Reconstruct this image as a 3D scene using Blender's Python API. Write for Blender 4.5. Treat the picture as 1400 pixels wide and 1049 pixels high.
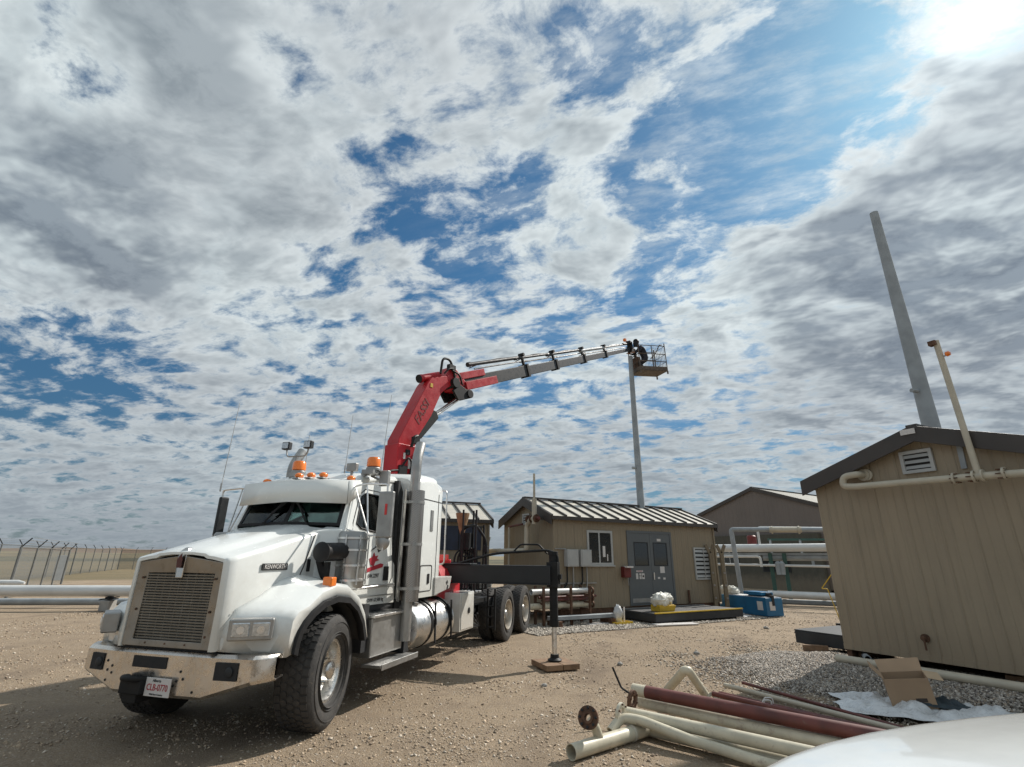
import bpy, bmesh, math, random
import numpy as np
from mathutils import Vector, Matrix
random.seed(7); rng = np.random.default_rng(7)
R = math.radians
for o in list(bpy.data.objects): bpy.data.objects.remove(o, do_unlink=True)
sc = bpy.context.scene
col = sc.collection

# ------------------------------------------------------------------ camera
cd = bpy.data.cameras.new('camera'); cam = bpy.data.objects.new('camera', cd); col.objects.link(cam)
F_PX = 692.1; VX = 717.5; HD = 238.8
cd.sensor_width = 36; cd.lens = F_PX / 1400 * 36; cd.clip_start = 0.05; cd.clip_end = 20000
up = Vector((VX - 700, F_PX * F_PX / HD, -F_PX)).normalized()
fw = Vector((0, 0, -1)); yw = (fw - up * fw.dot(up)).normalized(); xw = yw.cross(up)
cam.matrix_world = Matrix.Translation((0, 0, 1.72)) @ Matrix((xw, yw, up)).to_4x4()
sc.camera = cam

# ------------------------------------------------------------------ light
SUN_AZ, SUN_EL = R(53.0), R(41.5)
sv = Vector((math.sin(SUN_AZ) * math.cos(SUN_EL), math.cos(SUN_AZ) * math.cos(SUN_EL), math.sin(SUN_EL)))
sl = bpy.data.lights.new('sun', 'SUN'); sun = bpy.data.objects.new('sun', sl); col.objects.link(sun)
sl.energy = 4.9; sl.angle = R(0.53); sl.color = (1.0, 0.94, 0.86)
sun.rotation_euler = sv.to_track_quat('Z', 'Y').to_euler()
sc.view_settings.view_transform = 'Standard'; sc.view_settings.look = 'None'
sc.view_settings.exposure = 0.05; sc.view_settings.gamma = 1.0; sc.view_settings.use_curve_mapping = False
try:
    sc.cycles.max_bounces = 7; sc.cycles.diffuse_bounces = 3; sc.cycles.transparent_max_bounces = 12
except Exception: pass

class NG:
    """tiny node graph helper"""
    def __init__(s, nt): s.nt = nt; s.n = nt.nodes; s.l = nt.links
    def new(s, t, **kw):
        n = s.n.new(t)
        for k, v in kw.items(): setattr(n, k, v)
        return n
    def put(s, sock, v):
        if v is None: return
        if isinstance(v, bpy.types.NodeSocket): s.l.new(v, sock)
        else: sock.default_value = v
    def m(s, op, a, b=None, c=None, clamp=False):
        n = s.new('ShaderNodeMath', operation=op); n.use_clamp = clamp
        s.put(n.inputs[0], a); s.put(n.inputs[1], b); s.put(n.inputs[2], c); return n.outputs[0]
    def vm(s, op, a, b=None, scale=None):
        n = s.new('ShaderNodeVectorMath', operation=op)
        s.put(n.inputs[0], a); s.put(n.inputs[1], b)
        if scale is not None: s.put(n.inputs['Scale'], scale)
        return n.outputs['Value'] if op in ('DOT_PRODUCT', 'LENGTH') else n.outputs[0]
    def ss(s, x, a, b, lo=0.0, hi=1.0, kind='SMOOTHSTEP'):
        n = s.new('ShaderNodeMapRange', interpolation_type=kind)
        s.put(n.inputs[0], x); s.put(n.inputs[1], a); s.put(n.inputs[2], b); s.put(n.inputs[3], lo); s.put(n.inputs[4], hi)
        return n.outputs[0]
    def noise(s, vec, scale, detail=4, rough=0.55, dist=0.0, out=0, lac=2.0):
        n = s.new('ShaderNodeTexNoise'); s.put(n.inputs['Vector'], vec); n.inputs['Scale'].default_value = scale
        n.inputs['Detail'].default_value = detail; n.inputs['Roughness'].default_value = rough
        n.inputs['Distortion'].default_value = dist; n.inputs['Lacunarity'].default_value = lac
        return n.outputs[out]
    def mix(s, f, a, b, mode='MIX'):
        n = s.new('ShaderNodeMix', data_type='RGBA', blend_type=mode)
        s.put(n.inputs[0], f); s.put(n.inputs[6], c4(a)); s.put(n.inputs[7], c4(b)); return n.outputs[2]
def c4(c):
    if isinstance(c, (tuple, list)) and len(c) == 3: return (*c, 1.0)
    return c

world = bpy.data.worlds.new('World'); sc.world = world; world.use_nodes = True
g = NG(world.node_tree); g.n.clear()
tc = g.new('ShaderNodeTexCoord').outputs['Generated']
dirn = g.vm('NORMALIZE', tc)
sp = g.new('ShaderNodeSeparateXYZ'); g.l.new(dirn, sp.inputs[0])
zc = g.m('MAXIMUM', sp.outputs[2], 0.0)
inv = g.m('DIVIDE', 1.0, g.m('ADD', zc, 0.17))
cmb = g.new('ShaderNodeCombineXYZ'); g.put(cmb.inputs[0], g.m('MULTIPLY', sp.outputs[0], inv)); g.put(cmb.inputs[1], g.m('MULTIPLY', sp.outputs[1], inv))
P = cmb.outputs[0]
rotn = g.new('ShaderNodeVectorRotate', rotation_type='Z_AXIS'); g.l.new(P, rotn.inputs[0]); rotn.inputs['Angle'].default_value = R(20)
st = g.vm('MULTIPLY', rotn.outputs[0], (1.0, 1.35, 1.0))
warp = g.vm('ADD', st, g.vm('SCALE', g.vm('SUBTRACT', g.noise(st, 1.3, 3, out=1), (0.5, 0.5, 0.5)), scale=0.30))
BL = [([-0.189, 0.762, 0.62], -0.30, 7), ([-0.127, 0.816, 0.564], -0.22, 7), ([-0.346, 0.8, 0.489], -0.14, 7), ([0.129, 0.625, 0.77], -0.30, 5), ([0.273, 0.689, 0.672], -0.26, 6), ([0.36, 0.60, 0.71], -0.30, 8), ([0.435, 0.621, 0.652], -0.34, 9), ([0.507, 0.551, 0.662], -0.16, 8), ([0.411, 0.682, 0.605], -0.28, 6), ([0.291, 0.789, 0.542], -0.30, 5), ([-0.016, 0.869, 0.494], -0.14, 6), ([-0.541, 0.744, 0.391], -0.22, 7), ([-0.678, 0.676, 0.288], -0.34, 8), ([-0.629, 0.731, 0.264], -0.30, 7), ([-0.577, 0.514, 0.635], -0.30, 4), ([-0.373, 0.571, 0.732], -0.20, 4), ([-0.003, 0.758, 0.652], -0.2, 4), ([0.222, 0.866, 0.448], -0.26, 4),
      ([-0.633, 0.578, 0.515], 0.34, 22), ([-0.48, 0.68, 0.56], 0.22, 16), ([-0.269, 0.629, 0.729], 0.18, 16), ([0.06, 0.66, 0.75], 0.12, 7), ([0.66, 0.63, 0.41], 0.40, 14), ([0.562, 0.719, 0.408], 0.30, 12), ([0.458, 0.797, 0.393], 0.18, 10), ([0.133, 0.791, 0.597], 0.20, 7), ([0.599, 0.479, 0.641], 0.14, 6), ([0.33, 0.65, 0.69], 0.12, 4), ([0.575, 0.62, 0.535], 0.30, 6), ([-0.692, 0.612, 0.382], 0.30, 12), ([-0.569, 0.751, 0.335], 0.14, 7), ([0.672, 0.681, 0.291], 0.1, 9)]
bias = None
for cdir, w, rr in BL:
    dt = g.vm('DOT_PRODUCT', dirn, tuple(Vector(cdir).normalized()))
    b = g.ss(dt, math.cos(R(rr * 1.25)), 1.0, 0.0, w * (1.0 if w < 0 else 0.66))
    bias = b if bias is None else g.m('ADD', bias, b)
calm = g.ss(bias, 0.0, 0.22, 1.0, 0.80)
def dens(vec, det=11):
    big = g.noise(vec, 1.7, 3, 0.5)
    med = g.noise(vec, 6.2, det, 0.63)
    return g.m('ADD', g.m('MULTIPLY', g.m('SUBTRACT', big, 0.5), 0.9), g.m('MULTIPLY', g.m('MULTIPLY', g.m('SUBTRACT', med, 0.5), 2.6), calm))
d0 = dens(warp)
dS = dens(warp, 3)
sunxy = Vector((sv.x, sv.y)).normalized()
d1 = dens(g.vm('ADD', warp, (sunxy.x * 0.07, sunxy.y * 0.09, 0)), 5)
OFF = 0.16
OFF = g.m('ADD', 0.15, g.ss(zc, 0.02, 0.34, 0.16, 0.0))
den = g.m('ADD', g.m('ADD', d0, bias), OFF)
denS = g.m('ADD', g.m('ADD', g.m('ADD', g.m('MULTIPLY', dS, 0.8), g.m('MULTIPLY', d0, 0.2)), bias), OFF)
alpha = g.ss(den, -0.25, 0.27)
thick = g.ss(denS, 0.08, 0.80)
relief = g.m('SUBTRACT', d0, d1)
lit = g.ss(relief, -0.28, 0.30, 0.0, 1.0)
dsun = g.m('MAXIMUM', g.vm('DOT_PRODUCT', dirn, tuple(sv)), 0.0)
glow = g.m('ADD', g.m('MULTIPLY', g.m('POWER', dsun, 7.0), 0.17), g.m('MULTIPLY', g.m('POWER', dsun, 45.0), 0.08))
core = g.m('MULTIPLY', g.m('POWER', dsun, 600.0), 0.5)
dk_ = g.m('ADD', g.ss(g.vm('DOT_PRODUCT', dirn, tuple(Vector((0.66, 0.64, 0.40)).normalized())), math.cos(R(24)), math.cos(R(6))), g.ss(g.vm('DOT_PRODUCT', dirn, tuple(Vector((-0.70, 0.60, 0.38)).normalized())), math.cos(R(17)), math.cos(R(4)), 0.0, 0.7), clamp=True)
cbright = g.mix(thick, (0.57, 0.635, 0.665), g.mix(dk_, (0.262, 0.308, 0.345), (0.145, 0.180, 0.232)))
cc = g.mix(g.m('MULTIPLY', lit, 0.62), cbright, g.mix(thick, (0.82, 0.88, 0.89), g.mix(dk_, (0.45, 0.505, 0.54), (0.27, 0.32, 0.375))))
soft = g.noise(P, 0.8, 2)
cc = g.mix(1.0, cc, g.mix(g.ss(soft, 0.3, 0.7), (0.86, 0.85, 0.86), (1.05, 1.06, 1.05)), 'MULTIPLY')
cc = g.mix(g.ss(zc, 0.0, 0.45, 0.58, 0.0), cc, (0.258, 0.30, 0.345))
wp = g.vm('MULTIPLY', rotn.outputs[0], (1.0, 2.6, 1.0))
wisp = g.ss(g.noise(g.vm('ADD', wp, g.vm('SCALE', warp, scale=0.4)), 3.4, 9, 0.66), 0.40, 0.78, 0.0, 0.75)
alpha = g.m('MAXIMUM', alpha, g.m('MULTIPLY', wisp, g.ss(dsun, 0.55, 0.97)))
sky = g.new('ShaderNodeTexSky', sky_type='NISHITA'); sky.sun_disc = False
sky.sun_elevation = SUN_EL; sky.sun_rotation = SUN_AZ; sky.air_density = 1.15; sky.dust_density = 0.6; sky.ozone_density = 2.4
STR = 0.09
skyc = g.mix(1.0, sky.outputs[0], g.mix(g.ss(zc, 0.05, 0.5), (0.27, 0.43, 0.56), (0.36, 0.68, 0.82)), 'MULTIPLY')
cs = g.new('ShaderNodeVectorMath', operation='SCALE'); g.l.new(cc, cs.inputs[0])
g.put(cs.inputs['Scale'], g.m('DIVIDE', g.m('ADD', 1.0, g.m('MULTIPLY', glow, 0.5)), STR))
gv = g.new('ShaderNodeVectorMath', operation='SCALE'); gv.inputs[0].default_value = (0.85, 0.97, 1.0)
g.put(gv.inputs['Scale'], g.m('DIVIDE', g.m('ADD', g.m('MULTIPLY', glow, 0.42), core), STR))
fin = g.mix(alpha, skyc, cs.outputs[0])
hz = g.mix(g.ss(zc, 0.0, 0.11, 0.6, 0.0), fin, tuple(c / STR for c in (0.24, 0.28, 0.32)))
addn = g.vm('ADD', hz, gv.outputs[0])
bg = g.new('ShaderNodeBackground'); g.l.new(addn, bg.inputs[0]); bg.inputs[1].default_value = STR
ow = g.new('ShaderNodeOutputWorld'); g.l.new(bg.outputs[0], ow.inputs[0])

# ------------------------------------------------------------------ materials
MATS = {}
def mat(name, color, rough=0.6, metal=0.0, var=0.12, vs=3.0, bump=0.0, bs=40.0, dirt=0.0, dcol=(0.16, 0.12, 0.08), coat=0.0, groove=0, gdir='x', gs=3.3, low=None, **kw):
    if name in MATS: return MATS[name]
    m = bpy.data.materials.new(name); m.use_nodes = True; g = NG(m.node_tree)
    b = g.n['Principled BSDF']
    tco = g.new('ShaderNodeTexCoord').outputs['Object']
    n1 = g.noise(tco, vs, 5, 0.6)
    colr = g.mix(g.ss(n1, 0.3, 0.7), tuple(c * (1 - var) for c in color), tuple(min(1, c * (1 + var)) for c in color))
    if dirt > 0:
        dn = g.noise(tco, vs * 2.3, 8, 0.7)
        colr = g.mix(g.ss(dn, 0.72 - dirt * 0.4, 0.78, 0.0, 0.85), colr, dcol)
    if low:  # dust that settled on the lower part (height in object space)
        sx = g.new('ShaderNodeSeparateXYZ'); g.l.new(tco, sx.inputs[0])
        k = g.m('ADD', sx.outputs[2], g.m('MULTIPLY', g.m('SUBTRACT', g.noise(tco, 7, 6, 0.7), 0.5), low[2]))
        colr = g.mix(g.ss(k, low[0], low[1], low[3], 0.0), colr, dcol)
    if groove:
        mp = g.new('ShaderNodeMapping'); g.l.new(tco, mp.inputs[0]); mp.inputs['Scale'].default_value = (5, 5, 0.35)
        colr = g.mix(g.ss(g.noise(mp.outputs[0], 2.2, 6, 0.7), 0.45, 0.75, 0.0, 0.38), colr, tuple(c * 0.62 for c in color))
        sz = g.new('ShaderNodeSeparateXYZ'); g.l.new(tco, sz.inputs[0])
        kk = g.m('ADD', sz.outputs[2], g.m('MULTIPLY', g.m('SUBTRACT', g.noise(tco, 3.5, 6, 0.75), 0.5), 0.9))
        colr = g.mix(g.ss(kk, 0.35, 1.1, 0.45, 0.0), colr, (0.27, 0.215, 0.15))
    g.put(b.inputs['Base Color'], colr)
    rn = g.noise(tco, vs * 4, 4, 0.6)
    rv = 0.015 if coat else 0.08
    g.put(b.inputs['Roughness'], g.ss(rn, 0.3, 0.7, max(0.02, rough - rv), min(1, rough + rv)))
    b.inputs['Metallic'].default_value = metal
    if coat: b.inputs['Coat Weight'].default_value = coat; b.inputs['Coat Roughness'].default_value = 0.06
    h = None
    if groove:
        sx = g.new('ShaderNodeSeparateXYZ'); g.l.new(tco, sx.inputs[0])
        k = g.m('ADD', sx.outputs[0], sx.outputs[1])
        fr = g.m('FRACT', g.m('MULTIPLY', k, gs))
        h = g.ss(g.m('ABSOLUTE', g.m('SUBTRACT', fr, 0.5)), 0.0, 0.07, 0.0, 1.0)
        fr2 = g.m('FRACT', g.m('MULTIPLY', k, gs * 3))
        h2 = g.ss(g.m('ABSOLUTE', g.m('SUBTRACT', fr2, 0.5)), 0.0, 0.12, 0.6, 1.0)
        h = g.m('MULTIPLY', h, h2)
    if bump > 0 or h is not None:
        bn = g.new('ShaderNodeBump'); bn.inputs['Strength'].default_value = 0.7 if h is not None else bump
        bn.inputs['Distance'].default_value = 0.02
        nb = g.noise(tco, bs, 4, 0.6)
        g.put(bn.inputs['Height'], g.m('ADD', h, g.m('MULTIPLY', nb, 0.15)) if h is not None else nb)
        g.l.new(bn.outputs[0], b.inputs['Normal'])
    for k, v in kw.items(): b.inputs[k.replace('_', ' ')].default_value = v
    MATS[name] = m; return m
DUST = (0.30, 0.24, 0.17)
M = dict(
 white=mat('white_paint', (0.78, 0.805, 0.785), 0.26, var=0.02, coat=0.5, dcol=(0.40, 0.36, 0.29), low=(0.95, 1.8, 0.7, 0.45)),
 white2=mat('white_paint_fender', (0.78, 0.805, 0.785), 0.26, var=0.02, coat=0.5, dcol=(0.36, 0.31, 0.24), low=(0.7, 1.35, 0.6, 0.55)),
 chrome=mat('dusty_chrome', (0.62, 0.60, 0.57), 0.22, 1.0, var=0.10, vs=5, dirt=0.25, dcol=(0.20, 0.17, 0.14)),
 bumper=mat('bumper_chrome', (0.66, 0.62, 0.57), 0.30, 1.0, var=0.12, vs=4, dirt=0.38, dcol=(0.11, 0.085, 0.06)),
 alu=mat('polished_aluminium', (0.74, 0.74, 0.73), 0.33, 1.0, var=0.05, vs=3, dirt=0.04, dcol=(0.3, 0.26, 0.2)),
 rim=mat('wheel_aluminium', (0.66, 0.65, 0.62), 0.32, 1.0, var=0.1, vs=8, dirt=0.3, dcol=(0.32, 0.27, 0.2)),
 rimr=mat('rear_wheel_steel', (0.50, 0.46, 0.40), 0.42, 0.8, var=0.1, vs=8, dirt=0.35, dcol=(0.26, 0.2, 0.13)),
 steel=mat('dull_steel', (0.36, 0.36, 0.35), 0.45, 0.85, var=0.15, vs=5, dirt=0.25),
 galv=mat('galvanised_steel', (0.30, 0.33, 0.35), 0.6, 0.15, var=0.14, vs=3, dirt=0.15, dcol=(0.22, 0.23, 0.24)),
 black=mat('black_steel', (0.014, 0.015, 0.016), 0.55, var=0.3, dirt=0.2, dcol=(0.05, 0.043, 0.036), Specular_IOR_Level=0.25),
 plastic=mat('black_plastic', (0.014, 0.014, 0.015), 0.55, var=0.2, Specular_IOR_Level=0.3),
 dgrey=mat('dark_grey_paint', (0.022, 0.025, 0.028), 0.5, var=0.15, dirt=0.12, dcol=(0.06, 0.055, 0.05), Specular_IOR_Level=0.35),
 boomg=mat('boom_grey_paint', (0.022, 0.027, 0.034), 0.5, var=0.12, dirt=0.15, dcol=(0.05, 0.05, 0.05), Specular_IOR_Level=0.4),
 rubber=mat('tyre_rubber', (0.045, 0.043, 0.041), 0.85, var=0.25, vs=6, dirt=0.45, dcol=(0.15, 0.125, 0.095), bump=0.3, bs=60),
 red=mat('crane_red', (0.40, 0.016, 0.024), 0.42, var=0.12, vs=2, dirt=0.2, dcol=(0.16, 0.02, 0.02), Specular_IOR_Level=0.35),
 amber=mat('amber_lens', (0.85, 0.20, 0.015), 0.2, var=0.1, coat=0.6),
 redlens=mat('red_lens', (0.55, 0.02, 0.015), 0.2, var=0.1, coat=0.5),
 lamp=mat('lamp_glass', (0.50, 0.53, 0.55), 0.08, 0.5, var=0.25, vs=45, coat=1.0),
 basket=mat('grimy_basket_steel', (0.115, 0.09, 0.07), 0.6, 0.2, var=0.3, vs=8, dirt=0.3, dcol=(0.05, 0.04, 0.035)),
 fpost=mat('fence_post_steel', (0.15, 0.155, 0.15), 0.6, var=0.2),
 annex=mat('dark_green_siding', (0.075, 0.072, 0.055), 0.7, var=0.12, groove=1, gs=2.5),
 kick=mat('checker_plate', (0.48, 0.48, 0.46), 0.5, 0.3, var=0.1, dirt=0.2, bump=0.5, bs=90),
 dark=mat('dark_interior', (0.015, 0.016, 0.018), 0.7),
 bronze=mat('weathered_chrome', (0.30, 0.28, 0.25), 0.34, 0.9, var=0.15, vs=3, dirt=0.4, dcol=(0.10, 0.075, 0.055)),
 grille=mat('grille_mesh', (0.24, 0.225, 0.195), 0.5, 0.3, dirt=0.3, dcol=(0.12, 0.1, 0.075)),
 wall=mat('beige_siding', (0.26, 0.213, 0.146), 0.62, var=0.06, vs=1.2, groove=1, gs=3.3, dirt=0.08, dcol=(0.17, 0.14, 0.1)),
 wall2=mat('tan_siding', (0.305, 0.25, 0.175), 0.62, var=0.07, vs=0.9, groove=1, gs=2.4, dirt=0.10, dcol=(0.21, 0.17, 0.12)),
 bgwall=mat('taupe_siding', (0.17, 0.145, 0.13), 0.65, var=0.05, vs=0.7, groove=1, gs=3.0),
 trim=mat('dark_brown_trim', (0.05, 0.043, 0.039), 0.5, var=0.12),
 roofw=mat('pale_roof_metal', (0.52, 0.49, 0.42), 0.45, var=0.08, vs=2, dirt=0.15, dcol=(0.3, 0.27, 0.2)),
 roofg=mat('green_grey_roof', (0.085, 0.09, 0.07), 0.7, var=0.08),
 cream=mat('cream_pipe', (0.54, 0.50, 0.385), 0.45, var=0.1, vs=5, dirt=0.42, dcol=(0.17, 0.11, 0.09)),
 cream2=mat('cream_pipe_worn', (0.55, 0.52, 0.42), 0.45, var=0.1, vs=4, dirt=0.55, dcol=(0.20, 0.10, 0.085)),
 oxide=mat('red_oxide', (0.115, 0.034, 0.028), 0.55, var=0.28, vs=4, dirt=0.3, dcol=(0.20, 0.15, 0.12)),
 rust=mat('rusty_steel', (0.12, 0.065, 0.04), 0.75, 0.3, var=0.35, vs=12),
 beigepipe=mat('beige_pipe', (0.47, 0.43, 0.34), 0.45, var=0.08, vs=4, dirt=0.22, dcol=(0.25, 0.2, 0.15)),
 whitepipe=mat('white_pipe', (0.62, 0.63, 0.62), 0.38, 0.2, var=0.06, vs=2, dirt=0.18, dcol=(0.4, 0.38, 0.34)),
 wood=mat('weathered_wood', (0.215, 0.135, 0.08), 0.75, var=0.25, vs=9, bump=0.4, bs=50),
 door=mat('grey_door_paint', (0.105, 0.118, 0.125), 0.5, var=0.06),
 box=mat('grey_box_paint', (0.40, 0.41, 0.40), 0.45, var=0.06, dirt=0.1),
 cfrp=mat('black_deck', (0.02, 0.024, 0.028), 0.55, var=0.2, dirt=0.2, dcol=(0.09, 0.08, 0.07)),
 deckg=mat('deck_grating', (0.085, 0.085, 0.085), 0.7, var=0.2, vs=8, bump=0.6, bs=70),
 bag=mat('white_plastic_bag', (0.66, 0.66, 0.60), 0.55, var=0.05, bump=0.8, bs=14),
 yellow=mat('yellow_paint', (0.62, 0.42, 0.04), 0.5, var=0.12, dirt=0.2),
 blue=mat('blue_paint', (0.012, 0.13, 0.27), 0.42, var=0.15, dirt=0.12, dcol=(0.10, 0.14, 0.17)),
 navy=mat('navy_panel', (0.012, 0.02, 0.045), 0.4, var=0.3),
 green=mat('dark_green_paint', (0.03, 0.085, 0.07), 0.5, var=0.15),
 card=mat('cardboard', (0.36, 0.25, 0.16), 0.85, var=0.07, vs=5),
 card2=mat('cardboard_inner', (0.45, 0.33, 0.21), 0.85, var=0.05, vs=5),
 tape=mat('box_print', (0.05, 0.04, 0.035), 0.7),
 tarp=mat('clear_plastic_sheet', (0.55, 0.57, 0.58), 0.3, var=0.1, vs=7, bump=0.7, bs=9),
 tarpdk=mat('dark_cloth', (0.03, 0.045, 0.055), 0.8, var=0.3, vs=10),
 carp=mat('car_white', (0.74, 0.77, 0.77), 0.22, var=0.015, coat=0.9, dcol=(0.5, 0.5, 0.47), dirt=0.1),
 canvas=mat('tan_canvas', (0.27, 0.16, 0.085), 0.85, var=0.2, vs=9),
 cloth=mat('dark_coverall', (0.03, 0.032, 0.045), 0.85, var=0.25),
 skin=mat('skin', (0.35, 0.2, 0.14), 0.6),
 concrete=mat('concrete', (0.30, 0.29, 0.27), 0.85, var=0.12, vs=6, bump=0.3),
 plate=mat('plate_white', (0.62, 0.60, 0.58), 0.5, var=0.04),
 ink=mat('black_ink', (0.03, 0.03, 0.032), 0.6),
 inkr=mat('red_ink', (0.35, 0.015, 0.03), 0.6),
 redbox=mat('red_box_paint', (0.13, 0.018, 0.016), 0.5, var=0.15, dirt=0.2),
 dirtpatch=mat('dirt', (0.2, 0.16, 0.11), 0.95),
)
def glass(name, tint, ior=1.45, alpha=0.25):
    m = bpy.data.materials.new(name); m.use_nodes = True; g = NG(m.node_tree); g.n.clear()
    tr = g.new('ShaderNodeBsdfTransparent'); tr.inputs[0].default_value = (*tint, 1)
    gl = g.new('ShaderNodeBsdfGlossy'); gl.inputs['Roughness'].default_value = 0.03; gl.inputs[0].default_value = (0.9, 0.95, 0.95, 1)
    fr = g.new('ShaderNodeFresnel'); fr.inputs[0].default_value = ior
    mx = g.new('ShaderNodeMixShader'); g.l.new(g.m('ADD', fr.outputs[0], 0.02), mx.inputs[0]); g.l.new(tr.outputs[0], mx.inputs[1]); g.l.new(gl.outputs[0], mx.inputs[2])
    o = g.new('ShaderNodeOutputMaterial'); g.l.new(mx.outputs[0], o.inputs[0]); return m
M['glass'] = glass('cab_glass', (0.55, 0.72, 0.68))
M['wglass'] = mat('window_glass', (0.02, 0.026, 0.03), 0.08, var=0.1, coat=0.6)
def chainlink():
    m = bpy.data.materials.new('chain_link'); m.use_nodes = True; g = NG(m.node_tree)
    b = g.n['Principled BSDF']; b.inputs['Base Color'].default_value = (0.16, 0.165, 0.16, 1); b.inputs['Metallic'].default_value = 0.2; b.inputs['Roughness'].default_value = 0.6
    t = g.new('ShaderNodeTexCoord').outputs['Object']; s = g.new('ShaderNodeSeparateXYZ'); g.l.new(t, s.inputs[0])
    a = g.m('FRACT', g.m('MULTIPLY', g.m('ADD', s.outputs[0], s.outputs[2]), 12)); c = g.m('FRACT', g.m('MULTIPLY', g.m('SUBTRACT', s.outputs[0], s.outputs[2]), 12))
    k = g.m('MAXIMUM', g.m('LESS_THAN', a, 0.24), g.m('LESS_THAN', c, 0.24)); g.l.new(k, b.inputs['Alpha'])
    return m
M['chain'] = chainlink()
def perforated():
    m = bpy.data.materials.new('perforated_shield'); m.use_nodes = True; g = NG(m.node_tree)
    b = g.n['Principled BSDF']; b.inputs['Metallic'].default_value = 1.0; b.inputs['Roughness'].default_value = 0.36
    t = g.new('ShaderNodeTexCoord').outputs['Object']; s = g.new('ShaderNodeSeparateXYZ'); g.l.new(t, s.inputs[0])
    a = g.m('SINE', g.m('MULTIPLY', s.outputs[2], 210)); an = g.m('SINE', g.m('MULTIPLY', g.m('ARCTAN2', g.m('SUBTRACT', s.outputs[1], 1.15), g.m('ADD', s.outputs[0], 1.75)), 44))
    k = g.m('GREATER_THAN', g.m('MULTIPLY', a, an), 0.45)
    g.put(b.inputs['Base Color'], g.mix(k, (0.44, 0.42, 0.40), (0.03, 0.03, 0.03))); return m
M['perf'] = perforated()

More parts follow.
